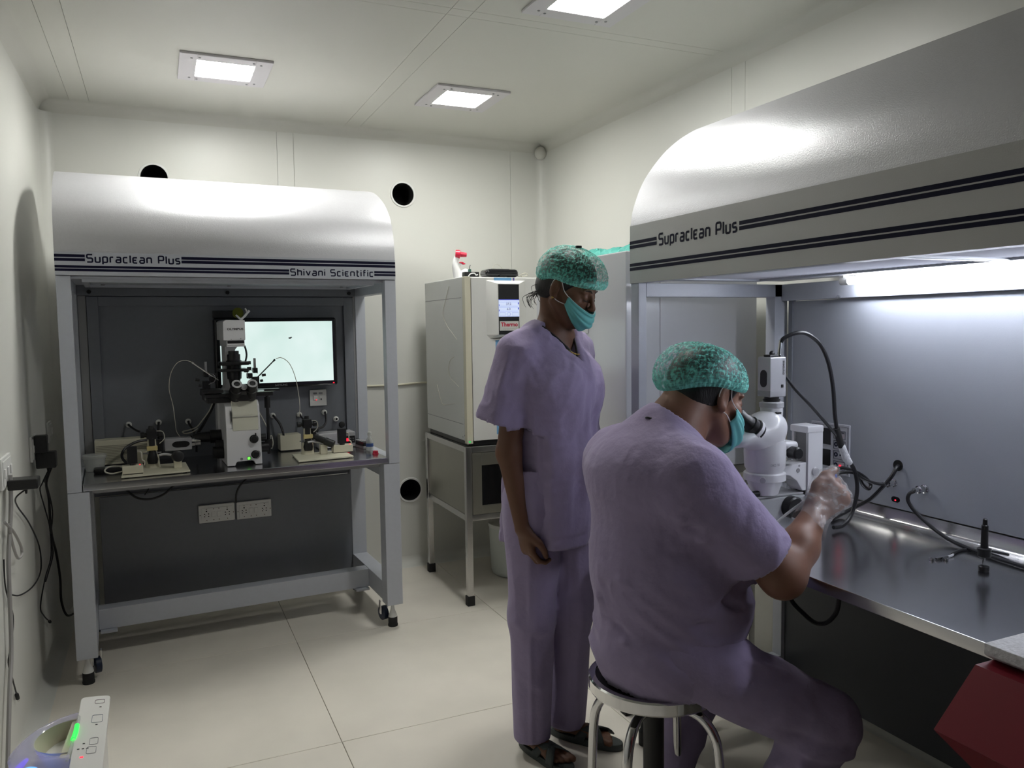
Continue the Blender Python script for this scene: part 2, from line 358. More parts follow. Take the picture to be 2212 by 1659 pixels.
# ------------------------------------------------------------------ smooth-union distance fields -> mesh (for bodies, cloth and moulded shapes)
def V3(p): return np.array(p, dtype=np.float32)
class SDF:
    def __init__(s, X, Y, Z):
        s.X, s.Y, s.Z = (np.asarray(a, dtype=np.float32) for a in (X, Y, Z))
        s.F = np.full((len(s.X), len(s.Y), len(s.Z)), .08, dtype=np.float32)
    def sl(s, lo, hi):
        out = []
        for a, l, h in ((s.X, lo[0], hi[0]), (s.Y, lo[1], hi[1]), (s.Z, lo[2], hi[2])):
            i0 = max(0, int(np.searchsorted(a, l))-1); i1 = min(len(a), int(np.searchsorted(a, h))+1); out.append(slice(i0, max(i1, i0+1)))
        return tuple(out)
    def pts(s, q): return s.X[q[0]][:, None, None], s.Y[q[1]][None, :, None], s.Z[q[2]][None, None, :]
    def put(s, fn, lo, hi, k, op='u'):
        m = .045+k
        q = s.sl([l-m for l in lo], [h+m for h in hi]); x, y, z = s.pts(q)
        b = fn(x, y, z).astype(np.float32); a = s.F[q]
        if op == 'u':
            if k > 0:
                h = np.clip(.5+.5*(b-a)/k, 0, 1); s.F[q] = b*(1-h)+a*h-k*h*(1-h)
            else: s.F[q] = np.minimum(a, b)
        else:
            b = -b
            if k > 0:
                h = np.clip(.5-.5*(b-a)/k, 0, 1); s.F[q] = b*(1-h)+a*h+k*h*(1-h)
            else: s.F[q] = np.maximum(a, b)
    def cap(s, a, b, r0, r1=None, k=.02, op='u'):
        r1 = r0 if r1 is None else r1; a = V3(a); b = V3(b); d = b-a; L = float(d @ d)+1e-12; R_ = max(r0, r1)
        def fn(x, y, z):
            px, py, pz = x-a[0], y-a[1], z-a[2]; t = np.clip((px*d[0]+py*d[1]+pz*d[2])/L, 0, 1)
            return np.sqrt((px-t*d[0])**2+(py-t*d[1])**2+(pz-t*d[2])**2)-(r0+(r1-r0)*t)
        s.put(fn, np.minimum(a, b)-R_, np.maximum(a, b)+R_, k, op)
    def ell(s, c, r, axes=None, k=.02, op='u'):
        c = V3(c); r = V3(r); A = np.eye(3, dtype=np.float32) if axes is None else np.array(axes, dtype=np.float32)
        def fn(x, y, z):
            p = [x-c[0], y-c[1], z-c[2]]
            q = [(p[0]*A[i][0]+p[1]*A[i][1]+p[2]*A[i][2]) for i in range(3)]
            k0 = np.sqrt(sum((q[i]/r[i])**2 for i in range(3))); k1 = np.sqrt(sum((q[i]/r[i]**2)**2 for i in range(3)))+1e-6
            return k0*(k0-1)/k1
        R_ = float(max(r)); s.put(fn, c-R_, c+R_, k, op)
    def ecap(s, a, b, ra, rb, wdir, k=.03, op='u'):
        """elliptic capsule; ra=(half width along wdir, half depth)"""
        a = V3(a); b = V3(b); d = b-a; L = float(d @ d)+1e-12; ax = d/np.sqrt(L)
        w = V3(wdir); w = w-ax*float(w @ ax); w = w/np.linalg.norm(w); e = np.cross(ax, w); R_ = max(*ra, *rb)
        def fn(x, y, z):
            px, py, pz = x-a[0], y-a[1], z-a[2]; t = np.clip((px*d[0]+py*d[1]+pz*d[2])/L, 0, 1)
            qx, qy, qz = px-t*d[0], py-t*d[1], pz-t*d[2]
            rw = ra[0]+(rb[0]-ra[0])*t; rd = ra[1]+(rb[1]-ra[1])*t; rm = np.minimum(rw, rd)
            u = (qx*w[0]+qy*w[1]+qz*w[2])/rw; v = (qx*e[0]+qy*e[1]+qz*e[2])/rd; g = (qx*ax[0]+qy*ax[1]+qz*ax[2])/rm
            k0 = np.sqrt(u*u+v*v+g*g); k1 = np.sqrt((u/rw)**2+(v/rd)**2+(g/rm)**2)+1e-6
            return k0*(k0-1)/k1
        s.put(fn, np.minimum(a, b)-R_, np.maximum(a, b)+R_, k, op)
    def rbox(s, c, h, axes=None, r=.01, k=.01, op='u'):
        c = V3(c); h = V3(h)-r; A = np.eye(3, dtype=np.float32) if axes is None else np.array(axes, dtype=np.float32)
        def fn(x, y, z):
            p = [x-c[0], y-c[1], z-c[2]]; q = [np.abs(p[0]*A[i][0]+p[1]*A[i][1]+p[2]*A[i][2])-h[i] for i in range(3)]
            o = np.sqrt(sum(np.maximum(t, 0)**2 for t in q)); return o+np.minimum(np.maximum(np.maximum(q[0], q[1]), q[2]), 0)-r
        R_ = float(np.linalg.norm(h))+r; s.put(fn, c-R_, c+R_, k, op)
    def plane(s, p, n):
        """cut away everything on the +n side"""
        p = V3(p); n = V3(n); n = n/np.linalg.norm(n); q = (slice(None),)*3; x, y, z = s.pts(q)
        s.F = np.maximum(s.F, ((x-p[0])*n[0]+(y-p[1])*n[1]+(z-p[2])*n[2]).astype(np.float32))
    def extract(s):
        F = s.F; neg = F < 0; nx, ny, nz = F.shape
        c = np.zeros((nx-1, ny-1, nz-1), dtype=np.int8)
        for i in (0, 1):
            for j in (0, 1):
                for k in (0, 1): c += neg[i:nx-1+i, j:ny-1+j, k:nz-1+k]
        act = (c > 0) & (c < 8); I = np.argwhere(act); n = len(I)
        idx = np.full(act.shape, -1, dtype=np.int32); idx[act] = np.arange(n)
        P = np.zeros((n, 3), np.float32); cnt = np.zeros(n, np.float32); i, j, k = I.T
        corner = lambda a: F[i+a[0], j+a[1], k+a[2]]
        G = (s.X, s.Y, s.Z); base = (i, j, k)
        for ax in range(3):
            for o1 in (0, 1):
                for o2 in (0, 1):
                    a = [0, 0, 0]; oth = [t for t in range(3) if t != ax]; a[oth[0]] = o1; a[oth[1]] = o2; b = list(a); b[ax] = 1
                    fa = corner(a); fb = corner(b); m = (fa < 0) != (fb < 0); t = np.where(m, fa/(fa-fb+1e-12), 0)
                    for d in range(3):
                        g0 = G[d][base[d]+a[d]]; g1 = G[d][base[d]+b[d]]; P[:, d] += np.where(m, g0+(g1-g0)*t, 0)
                    cnt += m
        P /= cnt[:, None]
        faces = []
        for ax in range(3):
            sl0 = [slice(None)]*3; sl1 = [slice(None)]*3; sl0[ax] = slice(0, -1); sl1[ax] = slice(1, None)
            e = neg[tuple(sl0)] != neg[tuple(sl1)]; E = np.argwhere(e); oth = [t for t in range(3) if t != ax]
            ok = (E[:, oth[0]] > 0) & (E[:, oth[1]] > 0) & (E[:, oth[0]] < F.shape[oth[0]]-1) & (E[:, oth[1]] < F.shape[oth[1]]-1); E = E[ok]
            q = []
            for (u, v) in ((-1, -1), (0, -1), (0, 0), (-1, 0)):
                D = E.copy(); D[:, oth[0]] += u; D[:, oth[1]] += v; q.append(idx[D[:, 0], D[:, 1], D[:, 2]])
            q = np.stack(q, 1); inside = neg[E[:, 0], E[:, 1], E[:, 2]]; fl_ = inside if ax != 1 else ~inside
            q[~fl_] = q[~fl_][:, ::-1]; faces.append(q)
        return P, np.concatenate(faces)
def vnormals(P, Q):
    a, b, c, d = (P[Q[:, i]] for i in range(4)); n = np.cross(c-a, d-b); N = np.zeros_like(P)
    for i in range(4): np.add.at(N, Q[:, i], n)
    return N/(np.linalg.norm(N, axis=1)[:, None]+1e-12)
def relax(P, Q, it=2, w=.5):
    ed = np.concatenate([Q[:, [0, 1]], Q[:, [1, 2]], Q[:, [2, 3]], Q[:, [3, 0]]])
    for _ in range(it):
        S = np.zeros_like(P); C = np.zeros(len(P), np.float32)
        np.add.at(S, ed[:, 0], P[ed[:, 1]]); np.add.at(C, ed[:, 0], 1); np.add.at(S, ed[:, 1], P[ed[:, 0]]); np.add.at(C, ed[:, 1], 1)
        P = P*(1-w)+w*S/np.maximum(C, 1)[:, None]
    return P
def quads(name, P, Q, m, parent=None, solid=0.):
    used = np.unique(Q); rem = np.full(len(P), -1, np.int64); rem[used] = np.arange(len(used)); P = P[used]; Q = rem[Q]
    me = bpy.data.meshes.new(name); me.vertices.add(len(P)); me.vertices.foreach_set('co', P.astype(np.float32).ravel())
    me.loops.add(len(Q)*4); me.loops.foreach_set('vertex_index', Q.astype(np.int32).ravel())
    me.polygons.add(len(Q)); me.polygons.foreach_set('loop_start', np.arange(0, len(Q)*4, 4, dtype=np.int32)); me.polygons.foreach_set('loop_total', np.full(len(Q), 4, np.int32))
    me.update(calc_edges=True); me.validate(); me.polygons.foreach_set('use_smooth', np.ones(len(me.polygons), dtype=bool))
    o = link(name, me, m, parent)
    if solid:
        md = o.modifiers.new('solid', 'SOLIDIFY'); md.thickness = solid; md.offset = -1
    return o
def vnoise(P, seed=0):
    """smooth value noise in [-1,1]"""
    I = np.floor(P).astype(np.int64); f = P-I; f = f*f*(3-2*f)
    def H(a): 
        h = (a[:, 0]*374761393+a[:, 1]*668265263+a[:, 2]*2147483647+seed*1274126177) & 0xffffffff
        h = ((h ^ (h >> 13))*1274126177) & 0xffffffff; return ((h ^ (h >> 16)) & 0xffff)/32767.5-1
    out = 0
    for i in (0, 1):
        for j in (0, 1):
            for k in (0, 1):
                w = (f[:, 0] if i else 1-f[:, 0])*(f[:, 1] if j else 1-f[:, 1])*(f[:, 2] if k else 1-f[:, 2]); out = out+w*H(I+np.array([i, j, k]))
    return out
def seg_d(P, a, b):
    a = V3(a); b = V3(b); d = b-a; t = np.clip((P-a) @ d/(d @ d), 0, 1); return np.linalg.norm(P-a-t[:, None]*d, axis=1), t
def axis(lo, hi, h): return np.arange(lo, hi+h, h)
def axis_var(*segs):
    """segs: (start, end, step) joined"""
    out = []
    for a, b, h in segs: out += list(np.linspace(a, b, max(2, int(round((b-a)/h))+1))[:-1])
    return np.array(out+[segs[-1][1]])
# ------------------------------------------------------------------ left hood cabinet
def smooth_prof(pts, sub=5):
    P = [Vector(p) for p in pts]; out = []
    for i in range(len(P)-1):
        a, b, c, d = P[max(i-1, 0)], P[i], P[i+1], P[min(i+2, len(P)-1)]
        for k in range(sub):
            t = k/sub; out.append(.5*((2*b)+(c-a)*t+(2*a-5*b+4*c-d)*t*t+(3*b-a-3*c+d)*t**3))
    out.append(P[-1]); return [tuple(q) for q in out]
LC = thing('laminar_flow_cabinet', 'grey laminar flow cabinet with curved hood, holding the inverted microscope and monitor', 'cabinet', (-.304, 3.47, 0), R(2.6))
WL_ = 1.307
curve = smooth_prof([(0, 1.708), (.004, 1.773), (.021, 1.837), (.044, 1.886), (.082, 1.931), (.134, 1.975), (.202, 2.014), (.259, 2.039), (.31, 2.056), (.426, 2.079), (.57, 2.090)])
hp = [(0, 1.618)]+curve+[(.62, 2.06), (.62, 1.618)]
hood = part('hood', MB().prism(hp, 'x', -.037, WL_), M_CABHOOD, LC, 'curved light grey hood with navy stripes and lettering', ang=25)
def bars(parent, segs, fr, m=M_NAVY):
    for (a, b, z0, z1) in segs:
        g = (z1-z0)
        part('stripe', MB().add([fr(a, z1), fr(b, z1), fr(b, z1-g*.43), fr(a, z1-g*.43)], [(0, 1, 2, 3)]), m, parent, smooth=False)
        part('stripe', MB().add([fr(a, z0+g*.43), fr(b, z0+g*.43), fr(b, z0), fr(a, z0)], [(0, 1, 2, 3)]), m, parent, smooth=False)
frL = lambda x, z: (x, -.0045, z)
bars(hood, [(-.037, .066, 1.671, 1.697), (.409, WL_, 1.671, 1.697), (-.037, .834, 1.633, 1.655), (1.208, WL_, 1.633, 1.655)], frL)
sign_words(hood, 'Supraclean Plus', .335, .070, 1.6685, .0285, frL, 'dark printed hood lettering')
sign_words(hood, 'Shivani Scientific', .367, .838, 1.6305, .0265, frL, 'dark printed hood lettering')
# fascia plate in front of the hood, slightly proud
part('hood_fascia', B(-.037, WL_, -.004, .004, 1.618, 1.706), M_CAB, LC)
for (a, b) in ((-.037, .039), (1.231, WL_)):
    part('leg', B(a, b, 0, .08, .11, .776, .003), M_CAB, LC); part('leg', B(a, b, .58, .65, .11, .776, .003), M_CAB, LC)
    part('side_rail', B(a, b, .08, .58, .715, .774, .003), M_CAB, LC); part('side_rail', B(a, b, .08, .58, .121, .212, .003), M_CAB, LC)
for (a, b) in ((-.037, .014), (1.257, WL_+.002)):
    part('upper_post', B(a, b, 0.002, .05, .777, 1.617, .003), M_CAB, LC); part('upper_post', B(a, b, .50, .55, .777, 1.617, .003), M_CAB, LC)
    part('top_rail', B(a, b, .05, .50, 1.56, 1.617, .003), M_CAB, LC)
    part('table_rail', B(a+.002, b-.002, .05, .58, .776, .803, .002), M_CAB, LC)
part('cross_beam', B(.039, 1.231, .29, .36, .121, .211, .004), M_CAB, LC)
for a in (.045, 1.16): part('mounting_flange', B(a, a+.065, .265, .375, .112, .121), M_CAB, LC)
wt = part('worktop', B(.018, 1.252, 0, .58, .780, .807, .0025), M_STEELTOP, LC, 'shiny steel worktop')
part('worktop_underside', B(.05, 1.22, .02, .57, .765, .7795), M_GREY, LC)
part('back_panel', B(.06, 1.238, .585, .60, .13, .64, .002), M_CABBACK, LC, 'grey lower back panel')
part('upper_strip_panel', B(.04, 1.23, .615, .63, .64, .78), M_CABBACK, LC)
# upper back: frame with a recessed board
for q in ((.05, .096, .50, .52, .81, 1.556), (1.198, 1.244, .50, .52, .81, 1.556), (.096, 1.198, .50, .52, 1.515, 1.556)): part('back_frame', B(*q, .002), M_CABBACK, LC)
part('back_board', B(.014, 1.257, .518, .532, .777, 1.61), M_CABBACK, LC)
part('back_edge_strip', B(.016, .048, .506, .52, .81, 1.6), M_GREY, LC); part('back_edge_strip', B(1.246, 1.258, .506, .52, .81, 1.6), M_GREY, LC)
part('back_beam', B(.014, 1.257, .495, .517, 1.560, 1.617, .003), M_CABBACK, LC)
part('hood_underside', B(.014, 1.257, .03, .50, 1.606, 1.616), M_CAB, LC)
for q in ((.05, 1.22, .04, .06, 1.594, 1.606), (.05, 1.22, .44, .46, 1.594, 1.606), (.05, .07, .06, .44, 1.594, 1.606), (1.2, 1.22, .06, .44, 1.594, 1.606)): part('hood_grille_frame', B(*q), M_CAB, LC)
bm_ = MB().cyl((0, -.006, 0), (0, 0, 0), .009, seg=14).mesh('bolt')
for x in (.063, .642, 1.225):
    o = link('bolt', bm_, M_BLACK, LC); o.location = (x, .495, 1.577)
bm2 = MB().cyl((0, 0, -.004), (0, 0, 0), .008, seg=14).mesh('bolt')
for x in (.12, .642, 1.17):
    o = link('bolt', bm2, M_GREY, LC); o.location = (x, .42, 1.606)
# levelling feet and castors
def foot(x, y, wx, wy):
    mb = MB().lathe([(0, .0225), (.008, .0235), (.012, .0215), (.044, .0215), (.046, .019)], (x, y, 0), (0, 0, 1), 24); f = part('levelling_foot', mb, M_BLACKR, LC, 'black rubber levelling foot')
    part('foot_cone', MB().lathe([(.045, .0205), (.052, .0195), (.078, .010), (.09, .008), (.112, .008)], (x, y, 0), (0, 0, 1), 20), M_WPLAST, f)
    mb = MB().lathe([(-.012, .028), (-.010, .033), (.010, .033), (.012, .028)], (x+wx, y+wy, .052), (1, .25, 0), 24)
    c = part('castor_wheel', mb, mat('navy_castor', (.012, .02, .045), .35), LC, 'dark castor wheel')
    part('castor_fork', B(x+wx-.017, x+wx-.013, y+wy-.012, y+wy+.012, .05, .112), M_CHROME, c); part('castor_fork', B(x+wx+.013, x+wx+.017, y+wy-.012, y+wy+.012, .05, .112), M_CHROME, c)
foot(.0, .04, .033, .045); foot(1.268, .04, -.03, .05); foot(0, .615, .03, -.04); foot(1.268, .615, -.03, -.04)
# two socket panels on the lower back panel
def socket(mb, x, z, y):
    for dx, dz, r in ((0, .017, .0034), (-.009, .004, .0026), (.009, .004, .0026), (-.009, -.008, .0026), (.009, -.008, .0026), (-.004, -.001, .0015)):
        mb.cyl((x+dx, y-.0006, z+dz), (x+dx, y, z+dz), r, seg=10)
for k, (x0, x1, z0, z1) in enumerate(((.480, .645, .470, .556), (.654, .820, .468, .554))):
    sp = thing('socket_panel', ('white socket panel under the microscope bench, left of the pair', 'white socket panel under the microscope bench, right of the pair')[k], 'power socket', (-.304, 3.47, 0), R(2.6), 'socket panels under the left bench')
    part('face_plate', MB().box(x0, x1, .568, .584, z0, z1, .003), M_WPLAST, sp)
    mod = part('module_frame', MB().box(x0+.012, x1-.012, .565, .569, z0+.008, z1-.014, .001), M_WPLAST, sp)
    zc = (z0+z1)/2-.003
    mb = MB(); socket(mb, x0+.035, zc, .565); part('socket_holes', mb, M_HOLE, sp); mb = MB(); socket(mb, x1-.035, zc, .565); part('socket_holes', mb, M_HOLE, sp)
    for dx in (.067, .092):
        s = part('rocker_switch', B(x0+dx-.0095, x0+dx+.0095, .561, .566, zc-.013, zc+.013, .002), M_WPLAST, sp)
    scr = MB().cyl((0, -.0015, 0), (0, 0, 0), .0022, seg=8).mesh('screw'); m_scr = mat('brown_screw', (.10, .05, .03), .5)
    for dx in (.035, .067, .092, x1-x0-.035):
        for zz in (z0+.013, z1-.019): o = link('screw', scr, m_scr, sp); o.location = (x0+dx, .565, zz)
    for xx in (x0+.006, x1-.006): o = link('screw', scr, m_scr, sp); o.location = (xx, .568, zc)

# ------------------------------------------------------------------ right hood cabinet
RX, RY = 1.40, 2.187
RC = thing('laminar_flow_cabinet', 'large grey hood cabinet at the right where the seated man works', 'cabinet', (RX, RY, 0))
LN = 1.78
curve = smooth_prof([(.0, 1.716), (.012, 1.775), (.056, 1.868), (.138, 1.962), (.229, 2.026), (.314, 2.060), (.44, 2.088), (.60, 2.10)])
hp = [(0, 1.531)]+curve+[(.70, 2.06), (.70, 1.60), (.62, 1.56), (.04, 1.56), (.04, 1.531)]
hood = part('hood', MB().prism(hp, 'y', -LN, 0), M_CABHOOD, RC, 'curved grey hood with navy stripes and lettering', ang=22)
part('hood_fascia', B(-.003, .004, -LN, 0, 1.531, 1.713), mat('grey_fascia_paint', (.44, .44, .43), .45, .2, bump=.2, bscale=420, bdist=.001), RC)
frR = lambda t, z: (-.0037, -t, z)
bars(hood, [(0, .150, 1.6405, 1.6645), (.524, LN, 1.6405, 1.6645), (0, LN, 1.571, 1.594)], frR)
sign_words(hood, 'Supraclean Plus', .357, .159, 1.639, .0315, frR, 'dark printed hood lettering')
for y0 in (-.045, -LN):
    part('upper_post', B(0, .030, y0, y0+.045, .80, 1.531, .002), M_CAB, RC); part('upper_post', B(.556, .612, y0, y0+.045, .80, 1.531, .002), M_CAB, RC)
    part('top_rail', B(.03, .645, y0, y0+.045, 1.487, 1.531, .002), M_CAB, RC)
    part('leg', B(.0, .07, y0-.02, y0+.045, .11, .765, .003), M_CAB, RC); part('leg', B(.60, .67, y0-.0, y0+.045, .11, .765, .003), M_CAB, RC)
    part('levelling_foot', MB().lathe([(0, .022), (.045, .022), (.05, .018), (.08, .009), (.112, .008)], (.035, y0+.02, 0), (0, 0, 1)), M_BLACKR, RC)
    part('levelling_foot', MB().lathe([(0, .022), (.045, .022), (.05, .018), (.08, .009), (.112, .008)], (.635, y0+.02, 0), (0, 0, 1)), M_BLACKR, RC)
    part('side_rail', B(.07, .60, y0, y0+.045, .70, .76, .003), M_CAB, RC); part('side_rail', B(.07, .60, y0, y0+.045, .121, .205, .003), M_CAB, RC)
part('worktop', B(0, .602, -LN+.0, -.045, .765, .793, .0025), M_STEELTOP, RC, 'shiny steel worktop')
part('worktop_side_strip', B(.03, .60, -.045, -.005, .765, .795, .002), M_CAB, RC)
part('back_trim', MB().prism([(.570, .793), (.588, .797), (.596, .806), (.600, .836), (.61, .836), (.61, .793)], 'y', -LN+.045, -.045), M_STEEL, RC)
part('back_board', B(.602, .614, -LN+.045, -.085, .840, 1.472), mat('grey_work_back_board', (.31, .325, .36), .40, bump=.22, bscale=420, bdist=.001), RC, 'grey back board')
part('back_edge_strip', MB().box(.596, .612, -.085, -.068, .80, 1.487), M_CABBACK, RC)
part('back_beam', B(.585, .64, -LN+.045, -.045, 1.474, 1.531, .003), M_CAB, RC)
part('lower_back_panel', B(.615, .63, -LN+.045, -.0, .13, .765), mat('shaded_lower_panel_grey', (.07, .075, .085), .5), RC)  # panel grey darkened to carry the shade beneath the worktop
# underside: ribbed filter grille, frame and tube lights
gm = MB(); n = 190
prof = []
for i in range(n):
    y = -.10-(LN-.2)*i/(n-1); prof.append((y, 1.5465 if i % 2 else 1.5435))
gm.add([(.07, y, z) for y, z in prof]+[(.44, y, z) for y, z in prof], [(i, i+1, n+i+1, n+i) for i in range(n-1)])
part('ribbed_grille', gm, mat('grille_white', (.62, .62, .68), .4), RC, 'white ribbed grille under the hood', smooth=False)
for q in ((.036, .07, -LN+.05, -.05, 1.536, 1.548), (.44, .47, -LN+.05, -.05, 1.538, 1.548), (.07, .44, -.10, -.05, 1.538, 1.548), (.07, .44, -.95, -.925, 1.536, 1.5465)): part('grille_frame', B(*q, .002), M_CAB, RC)
M_TUBE = mat('lit_tube', (1, 1, 1), .5, emit=TUBE_LIGHT, ecol=(.86, .90, 1.))
tf = part('tube_fitting', B(.47, .582, -LN+.05, -.05, 1.541, 1.558), M_WPLAST, RC)
part('fluorescent_tube', MB().cyl((.532, -.39, 1.524), (.532, -1.60, 1.524), .012, seg=16), M_TUBE, RC, 'lit fluorescent tube')
part('tube_cap', MB().cyl((.532, -.36, 1.524), (.532, -.39, 1.524), .013).box(.522, .542, -.375, -.36, 1.524, 1.545), M_WPLAST, RC); part('tube_cap', MB().cyl((.532, -1.60, 1.524), (.532, -1.63, 1.524), .013), M_WPLAST, RC)
bmR = MB().cyl((-.006, 0, 0), (0, 0, 0), .006, seg=12).mesh('bolt')
for y in (-.30, -.9, -1.4):
    o = link('bolt', bmR, M_CHROME, RC); o.location = (.585, y, 1.478)
# ------------------------------------------------------------------ things on and in the left cabinet (coordinates in the cabinet's frame)
LM = Matrix.Translation((-.304, 3.47, 0)) @ Matrix.Rotation(R(2.6), 4, 'Z')
def LT(name, label, cat, x, y, z, rz=0., group=None):
    p = LM @ Vector((x, y, z)); return thing(name, label, cat, p, R(2.6)+rz, group)
ZT = .807
# monitor
tv = LT('monitor', 'black flat monitor with a bright pale green screen behind the inverted microscope', 'monitor', .855, .47, 1.12)
W, H = .287, .336
part('bezel', MB().box(-W, W, -.035, .03, 0, H, .012, seg=3), M_GLOSSBLK, tv)
part('rear_housing', MB().box(-.22, .22, .03, .046, .04, .28, .01), M_BLACK, tv)
ms = bpy.data.materials.new('monitor_picture'); ms.use_nodes = True; nt = ms.node_tree; b = nt.nodes['Principled BSDF']
tc = nt.nodes.new('ShaderNodeTexCoord'); gr = nt.nodes.new('ShaderNodeTexNoise'); gr.inputs['Scale'].default_value = 5
cr = nt.nodes.new('ShaderNodeValToRGB'); cr.color_ramp.elements[0].position = .3; cr.color_ramp.elements[0].color = (.66, .86, .80, 1); cr.color_ramp.elements[1].position = .7; cr.color_ramp.elements[1].color = (.82, .96, .93, 1)
nt.links.new(tc.outputs['Object'], gr.inputs['Vector']); nt.links.new(gr.outputs['Fac'], cr.inputs[0]); nt.links.new(cr.outputs[0], b.inputs['Emission Color'])
b.inputs['Base Color'].default_value = (.02, .02, .02, 1); b.inputs['Roughness'].default_value = .25; b.inputs['Emission Strength'].default_value = SCREEN_LIGHT
part('screen', B(-.262, .265, -.0362, -.0345, .025, .318), ms, tv, 'pale green white lit screen')
mb = MB(); mb.ell((.058, -.037, .238), (.007, .0006, .004)).ell((.064, -.037, .241), (.004, .0006, .003)); part('picture_speck', mb, M_GREYINK, tv)
text_mesh('brand_lettering', 'SAMSUNG', .013, lambda x, y: (x+.01, -.0366, .012+y), M_GREYINK, tv)
part('standby_light', B(.262, .268, -.0362, -.034, .010, .015), M_LEDR, tv)
part('media_box', LT and B(-.284, -.165, -.02, .03, .336, .372, .003), M_BLACK, tv)
# glands on the back board and cables that leave them
gl = [(.195, .977), (.320, .979), (.447, .975), (.833, .979), (.962, .975), (1.087, .979), (1.145, .942)]
gmesh = MB().lathe([(0, .0135), (-.006, .0135), (-.007, .011), (-.016, .011), (-.019, .0085), (-.019, .006), (-.010, .0055)], (0, 0, 0), (0, 1, 0), 12, cap=False).mesh('cable_gland')
gc = MB().cyl((0, -.012, 0), (0, -.010, 0), .0062, seg=12).mesh('gland_core')
for (x, z) in gl:
    g = link('cable_gland', gmesh, M_WPLAST, LC); g.location = (x, .516, z)
    o = link('gland_core', gc, M_HOLE, g)
part('black_grommet', MB().lathe([(0, .016), (-.01, .014), (-.012, .008)], (1.175, .516, .91), (0, 1, 0), 14), M_BLACKR, LC)
def lcab(label, pts, r, m=M_CABLE, name='cable', group=None, cat='cable', seg=8):
    q = [Vector(p) for p in pts]; c = q[0].copy()
    mb = MB().tube([p-c for p in q], r, seg)
    o = part(name, mb, m); o.location = LM @ c; o.rotation_euler = (0, 0, R(2.6)); return tag(o, label, cat, group)
lcab('short black cable from the leftmost wall gland behind the bench', [(.195, .505, .977), (.20, .49, .972), (.222, .45, .957), (.238, .44, .95)], .0048)
lcab('black cable dropping from the gland behind the left joystick', [(.320, .505, .979), (.318, .49, .97), (.314, .47, .94), (.315, .44, .90)], .0048)
lcab('black cable dropping from the third gland beside white looped cable', [(.447, .505, .975), (.449, .49, .965), (.462, .47, .94), (.472, .44, .90), (.47, .42, .84)], .0048)
lcab('thick black cable slanting down left of the microscope body', [(.558, .40, 1.075), (.54, .42, 1.03), (.51, .44, .97), (.485, .45, .93), (.46, .42, .905), (.44, .38, .92), (.42, .33, .905)], .0065)
lcab('black cable dropping from the gland right of the microscope', [(.833, .505, .979), (.838, .49, .972), (.858, .47, .94), (.868, .45, .90), (.866, .43, .887)], .0055)
lcab('black cable curling from the gland below the switch plate', [(1.087, .505, .979), (1.086, .48, .965), (1.078, .45, .935), (1.055, .42, .917), (1.03, .40, .912), (1.02, .395, .895)], .0055)
lcab('black cable behind the right joystick from its wall gland', [(.962, .505, .975), (.966, .48, .965), (.975, .44, .945), (.985, .40, .92)], .0048)
lcab('thin clear tube arching from the left needle holder down the bench', [(.452, .20, 1.262), (.425, .21, 1.272), (.392, .23, 1.262), (.366, .26, 1.215), (.358, .28, 1.145), (.372, .30, 1.07), (.378, .31, 1.0), (.382, .31, .955), (.40, .30, .925)], .0014, M_WCABLE, 'air_tube', seg=6, cat='tube')
lcab('thin clear tube arching from the right needle holder to the joystick', [(.800, .19, 1.268), (.826, .19, 1.272), (.862, .20, 1.243), (.890, .22, 1.178), (.905, .235, 1.10), (.910, .24, 1.04), (.908, .25, .995)], .0016, M_WCABLE, 'air_tube', seg=6, cat='tube')
lcab('pale cable bundle hanging right of the microscope body', [(.72, .36, 1.08), (.745, .38, 1.02), (.765, .39, .98), (.785, .38, .93), (.792, .36, .88), (.782, .33, .855), (.775, .32, .88), (.790, .32, .905), (.797, .32, .87), (.788, .31, .845)], .0026, M_WCABLE, seg=6)
lcab('pale looped cable left of the microscope hanging under the stage', [(.545, .38, 1.07), (.53, .40, 1.03), (.50, .42, .985), (.475, .43, .955), (.44, .44, .942), (.415, .43, .938), (.425, .42, .930), (.455, .42, .935), (.48, .42, .95)], .0028, M_WCABLE, seg=6)
lcab('big black cable loop on the bench left end', [(.30, .42, .905), (.27, .40, .915), (.22, .38, .912), (.175, .36, .89), (.160, .33, .86), (.18, .30, .832), (.22, .28, .822), (.26, .30, .83)], .0060)
lcab('white looped lead beside the left button box', [(.168, .16, .835), (.145, .15, .846), (.112, .14, .848), (.095, .13, .838), (.10, .12, .828), (.125, .12, .822), (.16, .14, .825)], .0032, M_WCABLE)
lcab('black cable loop hanging beneath the left bench front', [(.14, .38, .778), (.155, .37, .73), (.20, .36, .675), (.25, .36, .655), (.31, .36, .665), (.36, .37, .70), (.39, .38, .74), (.395, .38, .778)], .0048)
lcab('thin black wire hanging beneath the left bench', [(.29, .42, .778), (.30, .42, .75), (.275, .43, .71), (.255, .44, .675), (.245, .44, .66)], .0022)
lcab('black mains lead running from bench underside to the socket panels', [(.722, .45, .778), (.72, .46, .74), (.705, .50, .69), (.672, .54, .645), (.655, .56, .60), (.652, .565, .555)], .0045)
# switch plate
sw = LT('switch_plate', 'square white switch plate below the monitor', 'switch', 1.057, .516, 1.055)
part('plate', B(-.042, .042, -.010, 0, -.041, .041, .003), M_WPLAST, sw)
for dx in (-.014, .014): part('rocker', B(dx-.010, dx+.010, -.014, -.009, -.012, .012, .002), M_WPLAST, sw)
part('legend', MB().box(-.024, -.005, -.0108, -.0098, .018, .027).box(.003, .022, -.0108, -.0098, .018, .027), M_GREYINK, sw)
part('neon_lamp', B(-.013, -.008, -.0145, -.0135, -.012, -.008), M_LEDR, sw)
part('socket_slot', B(.011, .016, -.0148, -.0138, -.012, -.004), M_HOLE, sw)

